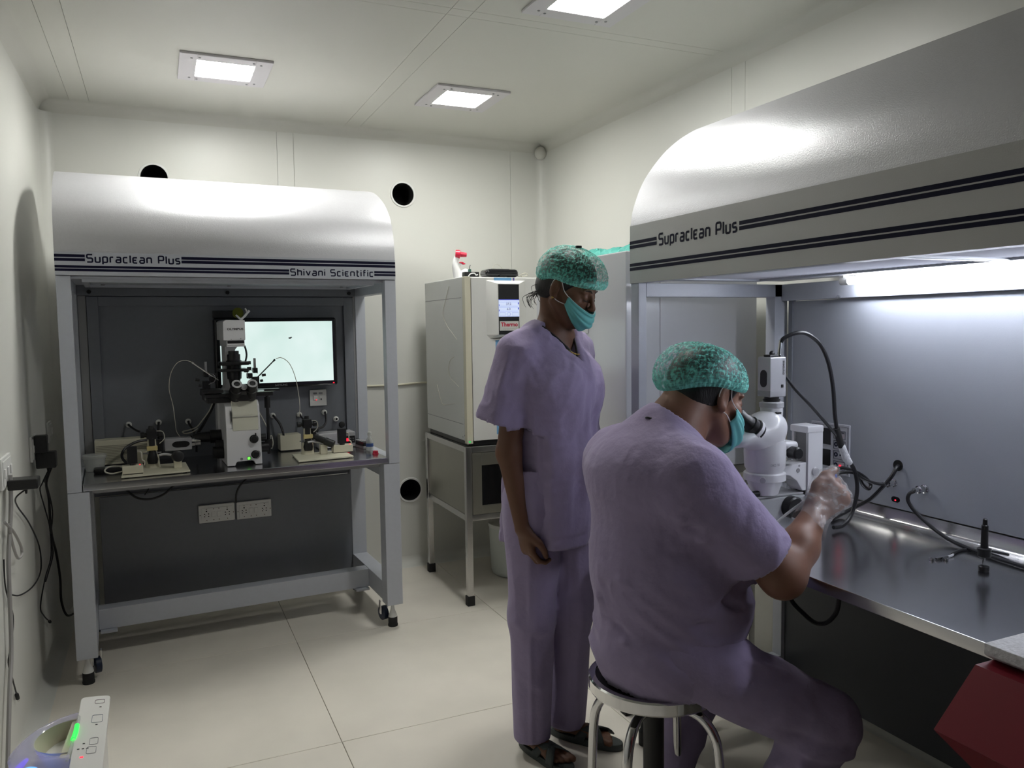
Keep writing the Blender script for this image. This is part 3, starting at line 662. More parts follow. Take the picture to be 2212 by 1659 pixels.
# inverted microscope
ms_ = LT('inverted_microscope', 'white inverted microscope with black eyepieces in front of the monitor', 'microscope', .641, .12, ZT)
mb = MB().prism([(-.074, .003), (-.040, .003), (-.036, .016), (-.030, .020), (.034, .020), (.040, .016), (.044, .003), (.073, .003), (.071, .165), (-.073, .165)], 'y', 0, .30, .003)
part('base_body', mb, M_MICRO, ms_)
part('base_shoe', MB().box(-.070, -.042, .01, .28, 0, .004).box(.045, .070, .01, .28, 0, .004), M_BLACKR, ms_)
mb = MB().prism([(0.004, .160), (.30, .160), (.30, .285), (.05, .285), (.014, .262)], 'x', -.073, .071, .004); part('upper_body', mb, M_MICRO, ms_)
mb = MB().prism([(-.003, .155), (.04, .155), (.05, .287), (.020, .285), (.001, .225)], 'x', -.046, .062, .003); part('front_cover', mb, M_MICROC, ms_, 'cream front cover with a seam')
part('cover_seam', B(-.045, .061, -.0036, 0.002, .2145, .2155), M_GREY, ms_)
part('side_slot', MB().prism([(-.052, .19), (-.049, .20), (-.049, .235), (-.052, .245)], 'y', .0035, .02), M_BLACK, ms_)
def knob(x, z, r, n):
    k = part(n, MB().lathe([(0, r*1.22), (-.004, r*1.22), (-.005, r), (-.018, r*.95), (-.02, r*.8)], (x, 0, z), (0, 1, 0), 24), M_BLACK, ms_); return k
k1 = knob(.041, .115, .0155, 'focus_knob'); part('lever', B(.044, .050, -.016, -.006, .124, .142, .002), M_BLACK, k1)
k2 = knob(.044, .047, .0145, 'light_knob'); part('knob_scale', MB().tube([(.044+.021*math.cos(a), -.0012, .047+.021*math.sin(a)) for a in [R(-80+16*i) for i in range(9)]], .0008, 5), M_INK, k2)
part('led_window', B(.011, .022, -.002, .003, .026, .036, .001), M_LEDG, ms_, 'green square indicator'); part('led_frame', MB().tube([(.010, -.001, .025), (.023, -.001, .025), (.023, -.001, .037), (.010, -.001, .037)], .0012, 5, smooth=False, closed=True), M_BLACK, ms_)
part('push_button', MB().lathe([(0, .0058), (-.002, .0058), (-.002, .0045), (-.001, .0035)], (-.014, 0, .031), (0, 1, 0), 16), M_GREY, ms_)
# binocular head
mb = MB().prism([(.0, .29), (.10, .285), (.10, .325), (.05, .345), (-.01, .350), (-.022, .33)], 'x', -.046, .056, .008); 
part('binocular_head', mb, M_BLACK, ms_)
for sx in (-.028, .036):
    a = Vector((sx, -.0, .318)); d = Vector((0, -.74, .67)).normalized()
    e = part('eyepiece', MB().lathe([(-.03, .024), (.022, .023), (.024, .019), (.045, .0185), (.047, .0205), (.066, .0205)], a, d, 24), M_BLACK, ms_)
    part('eyepiece_ring', MB().lathe([(.0655, .0212), (.068, .0212), (.068, .0135), (.0665, .013)], a, d, 28, cap=False), M_SILVER, e)
    part('eyepiece_lens', MB().lathe([(.0655, .013), (.067, .0005)], a, d, 20), M_LENS, e)
part('head_cap', MB().lathe([(0, .0135), (.006, .0135), (.007, .012)], (.004, -.022, .345), (0, -.75, .66), 22), M_SILVER, ms_)
mb = MB().prism([(-.036, .300), (-.015, .2845), (.022, .284), (.046, .300), (.050, .325), (-.040, .325)], 'y', -.012, .05, .003); part('head_wedge', mb, M_BLACK, ms_)
# stage
st = part('stage', MB().box(-.150, .135, .03, .26, .300, .318, .003).box(-.142, -.02, .025, .26, .278, .300, .003), M_BLACK, ms_)
part('stage_bracket', MB().box(-.160, -.075, .02, .14, .322, .336, .002), M_BLACK, st)
part('stage_insert', MB().prism([(.060, .03), (.138, .03), (.152, .06), (.120, .075), (.135, .10), (.06, .10)], 'z', .318, .3205), mat('glass_stage_plate', (.42, .52, .46), .12, spec=.8), st)
part('stage_arm', B(.10, .165, .03, .065, .3205, .330, .002), M_BLACK, st)
part('control_rod', MB().cyl((.128, .15, .022), (.128, .15, .30), .0075).cyl((.128, .15, .235), (.128, .15, .285), .0135).cyl((.128, .15, .05), (.128, .15, .09), .0165), M_BLACK, ms_)
for x0, x1, z, r in ((.071, .125, .055, .024), (.071, .115, .10, .017)): part('side_knob', MB().cyl((x0, .15, z), (x1, .15, z), r, seg=24), M_BLACK, ms_)
for x0, x1, z, r in ((-.118, -.073, .05, .028), (-.105, -.073, .085, .020)): part('side_knob', MB().cyl((x0, .12, z), (x1, .12, z), r, seg=24), M_BLACK, ms_)
part('side_port', MB().lathe([(0, .030), (.05, .030), (.052, .024), (.10, .022), (.125, .016)], (-.070, .19, .115), (-1, 0, 0), 24), M_BLACK, ms_)
part('back_pillar', MB().prism([(-.082, .0), (-.082, .29), (-.046, .33), (-.044, .54), (-.004, .54), (-.004, .30), (-.03, .28), (-.05, .0)], 'y', .22, .31, .003), M_MICRO, ms_)
# condenser
cd = part('condenser', MB().lathe([(.375, .030), (.40, .032), (.43, .030), (.452, .036), (.46, .028), (.485, .028)], (-.012, .14, 0), (0, 0, 1), 28).lathe([(.34, .020), (.375, .026)], (-.012, .14, 0), (0, 0, 1), 24), M_BLACK, ms_)
part('condenser_turret', MB().box(-.074, .046, .08, .20, .437, .452, .004).box(-.080, .045, .09, .20, .408, .420, .004), M_BLACK, cd)
for x0, x1, z in ((-.083, -.074, .443), (.040, .054, .446), (.038, .055, .42)): part('condenser_knob', MB().cyl((x0, .10, z), (x1, .10, z), .0075, seg=14), M_BLACK, cd)
part('condenser_neck', MB().cyl((-.012, .14, .485), (-.012, .14, .50), .0225), M_BLACK, cd)
# lamp head
lh = part('lamp_head', MB().prism([(-.063, .548), (.030, .548), (.030, .636), (-.050, .638), (-.062, .630)], 'y', .06, .30, .003), M_MICRO, ms_)
part('filter_slot', B(-.046, .024, .058, .062, .534, .547, .001), M_BLACK, lh); part('filter_tray', MB().box(-.048, .024, .055, .20, .528, .534, .001).box(-.050, .026, .06, .30, .520, .548, .002), M_MICRO, lh)
part('light_arm', MB().prism([(-.046, .40), (-.046, .53), (.026, .53), (.010, .52), (-.002, .505), (-.006, .48), (-.006, .40)], 'y', .16, .28, .002), M_MICRO, ms_)
text_mesh('brand_lettering', 'OLYMPUS', .0125, lambda x, y: (x-.012, .0594, .597+y), M_INK, lh, sx=1.25, bold=.0004)
part('lamp_screw', MB().cyl((-.03, .058, .553), (-.03, .06, .553), .0018, seg=8).cyl((.010, .058, .555), (.010, .06, .555), .0022, seg=8), M_GREY, lh)
fr = part('filter_holder', MB().tube([(.020+.024*math.cos(R(a)), .09, .671+.024*math.sin(R(a))) for a in range(-150, 60, 15)], .0035, 8).box(-.004, .005, .083, .097, 0, .055, .001, Matrix.Translation((.018, 0, .638)) @ Matrix.Rotation(R(42), 4, 'Y')).box(-.004, .004, .083, .097, 0, .03, .001, Matrix.Translation((.018, 0, .638)) @ Matrix.Rotation(R(-45), 4, 'Y')), M_MICRO, lh)
part('filter_disc', MB().cyl((.006, .085, .668), (.006, .092, .668), .0235, seg=28), mat('amber_green_filter', (.08, .09, .01), .25, spec=.7, var=.8, vscale=14), lh, 'dark green and amber round filter')
lcab('black lamp cable curving beside the microscope lamp housing', [(.668, .30, 1.345), (.682, .29, 1.325), (.686, .27, 1.29), (.678, .25, 1.262), (.672, .24, 1.25)], .0042)
# camera on the left port
cm = LT('side_camera', 'silver box camera lying left of the inverted microscope', 'camera', .395, .30, .875)
part('body', MB().box(-.066, .045, -.028, .028, 0, .055, .004), M_SILVER, cm)
part('oval_panel', MB().prism([(.0+.024*math.cos(t)+(.012 if math.cos(t) > 0 else -.012), .027+.014*math.sin(t)) for t in [2*math.pi*i/28 for i in range(28)]], 'y', -.0295, -.027), M_BLACK, cm)
part('lens_mount', MB().lathe([(.045, .022), (.058, .022), (.06, .018), (.082, .018)], (0, 0, .028), (1, 0, 0), 24), M_CHROME, cm)
part('support_post', MB().cyl((-.01, 0, -.068), (-.01, 0, 0), .012), M_BLACK, cm)

# needle manipulators on the stage
def manip(x, y, z, s, lab, lab2, tip0, tip1):
    t = LT('micromanipulator', lab, 'manipulator', x, y, z)
    part('slide_block', MB().box(-.016, .016, -.015, .015, 0, .035, .002).box(-.024*s-.012, -.024*s+.012, -.012, .012, .028, .052, .002).box(-.010, .010, -.018, .018, .052, .075, .002), M_BLACK, t)
    part('post', MB().cyl((0, 0, .07), (0, 0, .118), .0055).cyl((0, 0, -.05), (0, 0, 0), .010), M_GREY, t)
    for q, (dx, dz) in enumerate(((.028, .04), (-.03, .06), (.02, .015))): part('thumb_screw', MB().cyl((dx*s, -.008, dz), (dx*s*1.6, -.008, dz+.002), .006, seg=12), M_BLACK, t)
    part('wire_loop', MB().tube([(s*.01, -.01, .05), (s*-.02, -.02, .066), (s*-.036, -.02, .05), (s*-.03, -.02, .03), (s*-.008, -.02, .02)], .0012, 6), M_GREYINK, t)
    n = solo('needle_holder', MB().tube([(0, 0, 0), tuple(Vector(tip1)-Vector(tip0))], .0028, 8, smooth=False).cyl(tuple((Vector(tip1)-Vector(tip0))*.93), tuple((Vector(tip1)-Vector(tip0))*1.0), .0045, seg=10), M_CHROME if s < 0 else M_BLACK, lab2, 'needle holder')
    n.location = LM @ Vector(tip0); n.rotation_euler = (0, 0, R(2.6))
manip(.505, .22, 1.145, -1, 'dark needle manipulator at the left end of the microscope stage', 'slanted steel needle holder pointing up left from the stage', (.552, .19, 1.182), (.448, .20, 1.263))
manip(.712, .22, 1.155, 1, 'dark needle manipulator in front of the bright monitor', 'slanted black needle holder pointing up right across the monitor', (.705, .17, 1.180), (.796, .19, 1.265))

# joystick stations
def joystation(x0, x1, y0, y1, jx, jy, bx0, bx1, by, kx, ky, lab, side, yellow):
    t = LT('joystick_plate', 'cream base plate of the '+lab, 'base plate', 0, 0, ZT)
    part('plate', MB().prism([(x0, y0), (x1, y0+.01), (x1, y1), (x0+.012, y1)], 'z', .003, .010, .0015), M_CREAMPL, t)
    mb = MB()
    for fx in (x0+.02, x1-.02):
        for fy in (y0+.03, y1-.02): part('rubber_foot', MB().cyl((fx, fy, 0), (fx, fy, .004), .008, seg=12), M_BLACKR, t)
    j = LT('joystick', 'cream and black joystick standing on the '+lab, 'joystick', jx, jy, ZT+.010)
    part('column', MB().lathe([(0, .030), (.012, .029), (.052, .026), (.056, .020), (.105, .017), (.12, .017)], (0, 0, 0), (0, 0, 1), 26), M_CREAMPL, j)
    part('front_grip', MB().lathe([(.018, .020), (.035, .023), (.065, .016), (.075, .012), (.125, .012)], (0, -.014, 0), (0, 0, 1), 22), M_BLACK, j)
    part('label_band', MB().box(-.021, .021, -.030, -.010, .075, .094, .002), mat('yellow_label', (.62, .52, .24), .6), j)
    part('clamp_ring', MB().lathe([(.058, .022), (.066, .022)], (0, -.005, 0), (0, 0, 1), 20).cyl((-.036, -.005, .062), (.036, -.005, .062), .003, seg=8), M_GREY, j)
    part('head', MB().box(-.020, .020, -.022, .018, .122, .165, .006).cyl((-.040, 0, .14), (.04, 0, .14), .009, seg=16).lathe([(0, .013), (.014, .013)], (-.043, 0, .14), (1, 0, 0), 16).lathe([(0, .013), (.014, .013)], (.030, 0, .14), (1, 0, 0), 16).lathe([(.165, .012), (.178, .010)], (0, 0, 0), (0, 0, 1), 16), M_BLACK, j)
    part('rear_motor', MB().cyl((.034, .02, .05), (.034, .02, .115), .013), M_BLACK, j)
    part('loop_wire', MB().tube([(.02, .0, .155), (.045, -.005, .15), (.05, 0, .12), (.03, 0, .10)], .0018, 6), M_WCABLE, j)
    k = LT('coarse_drive', 'black drive knob on the '+lab, 'drive knob', kx, ky, ZT+.010)
    part('stand_block', MB().box(-.016, .016, -.014, .016, 0, .045, .002), M_CREAMPL, k)
    if side > 0: part('barrel', MB().lathe([(-.055, .010), (-.03, .014), (0, .015), (.002, .018), (.045, .018), (.047, .015)], (.004, -.012, .062), (.72, -.35, -.35), 22), M_BLACK, k)
    else: part('barrel', MB().lathe([(-.05, .012), (-.015, .014), (-.012, .023), (.012, .023), (.014, .018)], (.0, -.012, .050), (.25, -.95, .1), 24), M_BLACK, k)
    part('link_arm', MB().tube([(-.005, .0, .05), (-.045, .01, .06), (-.07, .01, .058)], .005, 8), M_SILVER, k)
    bxc = (bx0+bx1)/2; w = (bx1-bx0)/2
    b = LT('button_box', 'cream button box with black module, '+lab, 'button box', bxc, by, ZT+.010)
    part('case', MB().box(-w, w, 0, .045, .003, .036, .002), M_CREAMPL, b); part('case_base', B(-w+.002, w-.002, .001, .044, 0, .003), M_BLACK, b)
    part('module', MB().box(-.019, .019, .010, .036, .042, .112, .002).cyl((0, .02, .034), (0, .02, .044), .012), M_BLACK, b)
    part('pilot_light', MB().cyl((w-.012, .01, .036), (w-.012, .01, .039), .002, seg=8), M_LEDR, b)
    part('lead', MB().tube([(.02, .03, .09), (.034, .03, .085), (.036, .03, .055), (.046, .03, .045), (.044, .03, .03)], .0028, 7), M_WCABLE, b)
joystation(.861, 1.112, .065, .275, .940, .245, 1.048, 1.140, .185, 1.005, .205, 'joystick plate right of the microscope', 1, True)
joystation(.153, .413, .055, .300, .277, .235, .158, .236, .085, .372, .165, 'joystick plate left of the microscope', -1, True)
# boxes at the back
cb = LT('controller_box', 'silver controller box with a red lit display at the right end of the left bench', 'controller', 1.128, .40, ZT)
part('case', MB().box(-.100, .085, 0, .10, .004, .078, .005), M_SILVER, cb)
for fx in (-.085, .07):
    for fy in (.012, .09): part('rubber_foot', MB().cyl((fx, fy, 0), (fx, fy, .005), .007, seg=10), M_BLACKR, cb)
part('front_panel', B(.0, .082, -.0012, .001, .022, .058, .001), M_BLACK, cb)
part('display', MB().prism([(.018, .034), (.048, .032), (.052, .046), (.020, .048)], 'y', -.002, -.001), M_LEDR, cb, 'glowing red digits')
for dx in (.060, .072): part('panel_button', MB().cyl((dx, -.0022, .045), (dx, -.001, .045), .003, seg=10).cyl((dx, -.0022, .034), (dx, -.001, .034), .003, seg=10), M_GREY, cb)
bx = LT('power_box', 'plain cream box between the microscope and right joystick', 'box', .905, .43, ZT)
part('case', MB().box(-.055, .045, 0, .075, .006, .082, .003), M_CREAMPL, bx); part('base', B(-.05, .04, .004, .07, 0, .006), M_BLACK, bx)
part('top_hole', MB().cyl((-.02, .03, .0815), (-.02, .03, .0825), .004, seg=10), M_BLACK, bx)
vb = LT('vented_box', 'long cream vented box against the back board at the bench left end', 'box', .155, .43, ZT)
part('case', MB().box(-.10, .115, 0, .08, .006, .115, .003), M_CREAMPL, vb)
for i in range(11): part('vent_slot', B(-.095, .11, -.0012, .001, .018+i*.007, .0215+i*.007), mat('vent_slot_grey', (.34, .33, .26), .7), vb)
part('base', B(-.09, .105, .004, .075, 0, .006), M_BLACK, vb)
pb = LT('power_box', 'pale cream box half hidden behind the left joystick', 'box', .262, .325, ZT)
part('case', MB().box(-.05, .02, 0, .08, .004, .068, .003), M_CREAMPL, pb); part('base', B(-.045, .015, .004, .07, 0, .004), M_BLACK, pb)
tb = LT('plastic_tub', 'clear plastic tub beside the left cabinet post', 'tub', .055, .33, ZT)
M_CLEARP = mat('cloudy_clear_plastic', (.75, .77, .76), .18, alpha=.38, spec=.6)
part('tub_wall', MB().lathe([(.001, .036), (.001, .001), (.002, .036), (.055, .043), (.056, .047), (.060, .047), (.060, .043), (.004, .034)], (0, 0, 0), (0, 0, 1), 28, cap=False), M_CLEARP, tb)
part('tub_lid', MB().lathe([(.060, .049), (.068, .049), (.070, .044)], (0, 0, 0), (0, 0, 1), 28), M_CLEARP, tb)
hs = LT('handset', 'black handset lying flat at the left end of the microscope bench', 'handset', .115, .27, ZT)
part('case', MB().box(-.065, .075, -.03, .03, .0, .02, .008, seg=3), M_BLACK, hs); part('key_pad', B(-.02, .06, -.018, .018, .0195, .0215, .001), M_GREY, hs)
ph = LT('remote_handset', 'black keypad handset leaning at the right end of the microscope bench', 'handset', 1.238, .40, ZT, R(6))
part('case', MB().box(-.022, .022, -.09, .09, .012, .032, .006), M_BLACK, ph); part('cradle', MB().box(-.026, .026, -.10, .10, 0, .013, .003), M_GREY, ph)
for i in range(5):
    for j in range(3): part('key', B(-.015+j*.011, -.007+j*.011, -.05+i*.018, -.039+i*.018, .0315, .034, .001), M_SILVER, ph)
part('antenna_knob', MB().ell((.012, -.075, .042), (.006, .006, .006)).cyl((.012, -.075, .03), (.012, -.075, .042), .003), M_BLACK, ph)
bt = LT('bottle', 'small clear bottle beside the right cabinet post', 'bottle', 1.240, .25, ZT)
part('body', MB().lathe([(0, .016), (.002, .018), (.052, .018), (.066, .008), (.076, .008)], (0, 0, 0), (0, 0, 1), 20), M_CLEARP, bt); part('cap', MB().cyl((0, 0, .076), (0, 0, .09), .0095), M_WPLAST, bt); part('blue_label', MB().lathe([(.02, .0184), (.036, .0184)], (0, 0, 0), (0, 0, 1), 20, cap=False), mat('blue_label', (.05, .10, .30), .5), bt)
rc = LT('red_cap', 'small red cap on the worktop by the right post', 'cap', 1.232, .13, ZT)
part('shell', MB().lathe([(0, .013), (.014, .012), (.016, .010)], (0, 0, 0), (0, 0, 1), 16), M_RED, rc); part('rim', MB().lathe([(0, .0145), (.004, .0145)], (0, 0, 0), (0, 0, 1), 16), M_RED, rc)
# ------------------------------------------------------------------ incubator, its stand and what is on top
M_INC = mat('incubator_white', (.66, .67, .65), .38, var=.02)
M_INCD = mat('incubator_door_white', (.72, .72, .70), .33, var=.02)
M_BLUE = mat('light_blue_print', (.16, .38, .66), .4)
M_VIO = mat('violet_print', (.10, .08, .30), .4)
ix, iy, iz = 1.385, 3.655, .83
ic = thing('incubator', 'white incubator with a lit control screen standing on a steel stand', 'incubator', (ix, iy, iz-.022))
W, D, H = .635, .632, .839
part('body', MB().box(0, W, .035, D, .022, H, .006), M_INC, ic)
part('door', MB().box(.034, W-.004, -.002, .033, .024, H-.004, .006), M_INCD, ic)
part('door_edge_trim', MB().box(.0, .032, .0, .035, .010, H-.001, .003), M_CREAMPL, ic)
for z in (.735, .104): part('side_seam', B(-.0008, .001, .05, D-.01, z, z+.0025), M_GREY, ic)
part('base_plinth', B(.012, W-.012, .02, D-.012, 0, .023), M_BLACK, ic)
part('corner_lamp', B(.008, .018, -.002, .001, .018, .026), mat('dim_green_led', (.05, .4, .1), .4, emit=.6, ecol=(.05, .8, .2)), ic)
part('corner_screw', MB().cyl((-.001, .06, .04), (.001, .06, .04), .004, seg=8).cyl((-.001, .035, .05), (.001, .035, .05), .004, seg=8), M_GREY, ic)
hz = lambda z: z-(iz-.022)
mb = MB(); x0, x1, x2, x3 = .112, .158, .276, .326; zt_, zb = hz(1.624), hz(1.359)
mb.add([(x0, -.002, zt_+.004), (x1, -.04, zt_-.014), (x2, -.04, zt_-.014), (x3, -.002, zt_+.004), (x0, -.002, zb+.0), (x1, -.04, zb), (x2, -.04, zb), (x3, -.002, zb), (x0+.02, -.002, zb-.02), (x3-.02, -.002, zb-.02)],
       [(0, 1, 5, 4), (1, 2, 6, 5), (2, 3, 7, 6), (0, 3, 2, 1), (4, 5, 6, 7, 9, 8)]); cp = part('control_housing', mb, M_INCD, ic, smooth=False)
part('control_strip', B(.162, .273, -.0425, -.039, hz(1.359), hz(1.607), .001), M_GLOSSBLK, cp)
ml = mat('lcd_backlit', (.5, .58, .8), .3, emit=.62, ecol=(.62, .70, .95))
part('lcd', B(.162, .273, -.0432, -.042, hz(1.448), hz(1.533)), ml, cp, 'pale blue lit display')
Y_ = -.0436
mb = MB(); mb.box(.162, .273, Y_, -.043, hz(1.5295), hz(1.533)); 
for z in (1.500, 1.475): mb.box(.266, .271, Y_, -.043, hz(z+.008), hz(z+.018)).box(.163, .166, Y_, -.043, hz(z), hz(z+.008)).box(.163, .266, Y_, -.043, hz(z-.0008), hz(z)).box(.163, .266, Y_, -.043, hz(z+.0195), hz(z+.0203))
part('lcd_frames', mb, mat('lcd_blue', (.05, .07, .5), .4, emit=.25, ecol=(.1, .12, .8)), cp)
fi = lambda cx, cz: (lambda x, y: (cx+x, Y_-.0002, hz(cz)+y))
text_mesh('lcd_digits', '37.2', .0165, fi(.215, 1.5095), M_GREYINK, cp, bold=.0003); text_mesh('lcd_digits', '6.0', .0165, fi(.215, 1.4845), M_GREYINK, cp, bold=.0003)
part('lcd_button_ring', MB().tube([(.216+.009*math.cos(2*math.pi*i/20), Y_, hz(1.460)+.009*math.sin(2*math.pi*i/20)) for i in range(20)], .0006, 4, closed=True, smooth=False), M_GREYINK, cp)
for (a, b) in ((.166, .198), (.234, .269)): part('lcd_button_box', MB().tube([(a, Y_, hz(1.454)), (b, Y_, hz(1.454)), (b, Y_, hz(1.467)), (a, Y_, hz(1.467))], .0005, 4, closed=True, smooth=False), M_GREYINK, cp)
part('logo_plate', B(.166, .269, -.0445, -.042, hz(1.378), hz(1.425), .002), mat('logo_plate_grey', (.60, .60, .58), .4), cp)
text_mesh('logo_lettering', 'Thermo', .0275, lambda x, y: (.2175+x, -.0448, hz(1.408)+y), mat('crimson_print', (.50, .01, .05), .5), cp, bold=.0009)
text_mesh('logo_lettering', 'S C I E N T I F I C', .0085, lambda x, y: (.2175+x, -.0448, hz(1.387)+y), M_GREYINK, cp)
part('blue_stripe', B(.155, .250, -.0026, -.001, hz(1.614), hz(1.642)), M_BLUE, ic); part('violet_stripe', B(.258, .267, -.0026, -.001, hz(1.614), hz(1.642)), M_VIO, ic)
part('blue_stripe', B(.159, .265, -.0026, -.001, .05, hz(1.331)), M_BLUE, ic)
# scratch-like thin wires hanging on its side
mb = MB().tube([(-.0022, .22, .80), (-.0025, .27, .74), (-.003, .32, .66), (-.003, .26, .60), (-.0026, .18, .56), (-.003, .12, .53)], .0013, 5)
o = solo('thin_wire', mb, M_WCABLE, 'thin wavy white wire hanging on the incubator side, upper piece', 'wire'); o.location = (ix, iy, iz-.022)
mb = MB().tube([(-.0025, .16, .44), (-.003, .22, .42), (-.003, .25, .37), (-.003, .22, .33), (-.0026, .16, .31), (-.003, .10, .29)], .0013, 5)
o = solo('thin_wire', mb, M_WCABLE, 'thin curved white wire on the incubator side, middle piece', 'wire'); o.location = (ix, iy, iz-.022)
mb = MB().tube([(-.0025, .44, .28), (-.003, .42, .25), (-.003, .38, .20), (-.003, .34, .18), (-.003, .24, .19), (-.003, .16, .20)], .0013, 5)
o = solo('thin_wire', mb, M_WCABLE, 'thin hooked white wire on the incubator side, lowest piece', 'wire'); o.location = (ix, iy, iz-.022)
# stand
sd = thing('incubator_stand', 'stainless steel stand with a cupboard box carrying the white incubator', 'stand', (1.372, 3.645, 0))
SW, SD, TH = .655, .65, .806
def frame(root, SW, SD, TH, mid, s=.031, m=M_STEEL):
    for x in (0, SW-s):
        for y in (0, SD-s):
            l = part('leg', B(x, x+s, y, y+s, .045, TH, .003), m, root)
            part('rubber_foot', MB().prism([(x-.004, y-.004), (x+s+.004, y-.004), (x+s+.004, y+s+.004), (x-.004, y+s+.004)], 'z', 0, .05, .003), M_BLACKR, l)
    for z in ((TH-s, mid) if mid else (TH-s,)):
        for y in (0, SD-s): part('rail', B(s, SW-s, y+.001, y+s-.001, z, z+s, .003), m, root)
        for x in (0, SW-s): part('rail', B(x+.001, x+s-.001, s, SD-s, z, z+s, .003), m, root)
frame(sd, SW, SD, TH, .43)
part('side_sheet', B(.010, .014, .03, SD-.03, .455, TH-.03), M_SHEET, sd); part('side_sheet', B(SW-.014, SW-.010, .03, SD-.03, .455, TH-.03), M_SHEET, sd)
part('back_sheet', B(.03, SW-.03, SD-.014, SD-.01, .455, TH-.03), M_SHEET, sd); part('floor_sheet', B(.01, SW-.01, .01, SD-.01, .445, .450), M_SHEET, sd)
dr = part('cupboard_door', MB().box(.034, .085, .002, .020, .462, TH-.034, .002).box(.085, SW-.11, .002, .020, .462, .505, .002).box(.085, SW-.11, .002, .020, TH-.098, TH-.034, .002).box(SW-.11, SW-.034, .002, .020, .462, TH-.034, .002), M_SHEET, sd)
part('window_pane', B(.085, SW-.11, .010, .013, .505, TH-.098), mat('dark_window_glass', (.006, .006, .007), .08, spec=.6), dr)
# drum below the stand
dm = thing('plastic_drum', 'white plastic drum on the floor under the incubator stand', 'drum', (1.80, 4.05, 0))
part('drum_wall', MB().lathe([(0, .105), (.01, .118), (.03, .124), (.26, .135), (.275, .132)], (0, 0, 0), (0, 0, 1), 32), mat('frosted_plastic', (.62, .66, .62), .45), dm)
part('drum_lid', MB().lathe([(.275, .138), (.295, .138), (.30, .12)], (0, 0, 0), (0, 0, 1), 32), M_WPLAST, dm)
# pipette controller on its charging foot
pc = thing('pipette_controller', 'white and red pipette controller with a red nozzle on top of the incubator', 'pipette controller', (1.455, 3.90, 1.6475))
M_GW = mat('glossy_white', (.80, .80, .80), .2)
part('handle', MB().tube([(-.005, 0, .005), (-.022, 0, .05), (-.026, 0, .085), (-.015, 0, .115)], .018, 14, rads=[.030, .020, .015, .014]), M_GW, pc)
part('foot', MB().lathe([(0, .042), (.02, .043), (.035, .036), (.05, .018), (.055, .006)], (.028, 0, 0), (0, 0, 1), 24), M_GW, pc)
part('nozzle', MB().lathe([(-.014, .012), (-.012, .022), (.010, .022), (.013, .014), (.045, .011), (.046, .008)], (-.012, -.004, .128), (.93, -.32, -.08), 22), M_RED, pc, 'red round nozzle')
for dx, dz in ((-.002, .085), (.008, .079)): part('trigger', MB().ell((dx+.006, -.01, dz), (.013, .008, .0045)), M_RED, pc)
part('trigger_stem', MB().cyl((-.01, -.008, .078), (.006, -.01, .078), .005).cyl((-.002, -.008, .070), (.012, -.01, .072), .005), M_GW, pc)
part('red_flash', MB().ell((.045, -.012, .028), (.017, .010, .008)), M_RED, pc); part('red_heel', MB().ell((-.025, -.012, .035), (.006, .008, .014)), M_RED, pc)
ab = thing('adapter_box', 'small black box with a green socket below the red nozzle', 'box', (1.45, 3.74, 1.6475))
part('case', MB().box(-.038, .040, -.02, .02, 0, .026, .003), M_BLACK, ab); part('green_socket', B(-.012, 0, -.012, .004, .026, .040, .001), mat('green_connector', (.05, .16, .12), .4), ab)
part('lead', MB().tube([(-.006, -.004, .04), (-.005, -.004, .052), (-.001, -.004, .06)], .0015, 6), M_CABLE, ab)
part('white_lead', MB().tube([(-.02, -.022, .003), (-.008, -.025, .016), (.012, -.025, .018), (.02, -.024, .010), (.03, -.022, .012)], .003, 7), M_GW, ab)
# router
rtb = thing('router', 'low black rounded router box on top of the white incubator', 'router', (1.615, 3.76, 1.6475))
part('case', MB().box(-.090, .090, -.05, .05, .002, .042, .018, seg=4), M_GLOSSBLK, rtb); part('front_slot', MB().box(-.02, .02, -.0515, -.048, .0, .012, .002), M_BLACK, rtb)
part('top_vent', MB().box(-.05, .05, -.02, .03, .042, .0445, .001), M_BLACK, rtb)
for dx in (-.05, .045): part('rubber_foot', MB().cyl((dx, 0, 0), (dx, 0, .004), .01, seg=10), M_BLACKR, rtb)
part('socket_plug', MB().cyl((.088, -.01, .015), (.10, -.01, .015), .006), M_BLACK, rtb)
o = solo('thin_clear_tube', MB().tube([(0, 0, 0), (-.03, 0, .03), (-.035, 0, .05), (-.02, 0, .065), (.005, 0, .055), (.025, 0, .03)], .0013, 5), M_WCABLE, 'thin clear tube looping up behind the black router', 'tube'); o.location = (1.655, 3.85, 1.66)
o = solo('clear_tube', MB().tube([(0, 0, 0), (.02, 0, .012), (.045, .01, .018), (.06, .02, .012), (.05, .02, .004), (.015, 0, .0)], .003, 7), M_WCABLE, 'clear tube coiled right of the black router', 'tube'); o.location = (1.715, 3.74, 1.655)
o = solo('thin_clear_tube', MB().tube([(0, 0, 0), (.03, .02, .012), (.06, .03, .03), (.08, .03, .04)], .002, 6), M_WCABLE, 'thin pale lead left of the black router', 'tube'); o.location = (1.485, 3.78, 1.649)

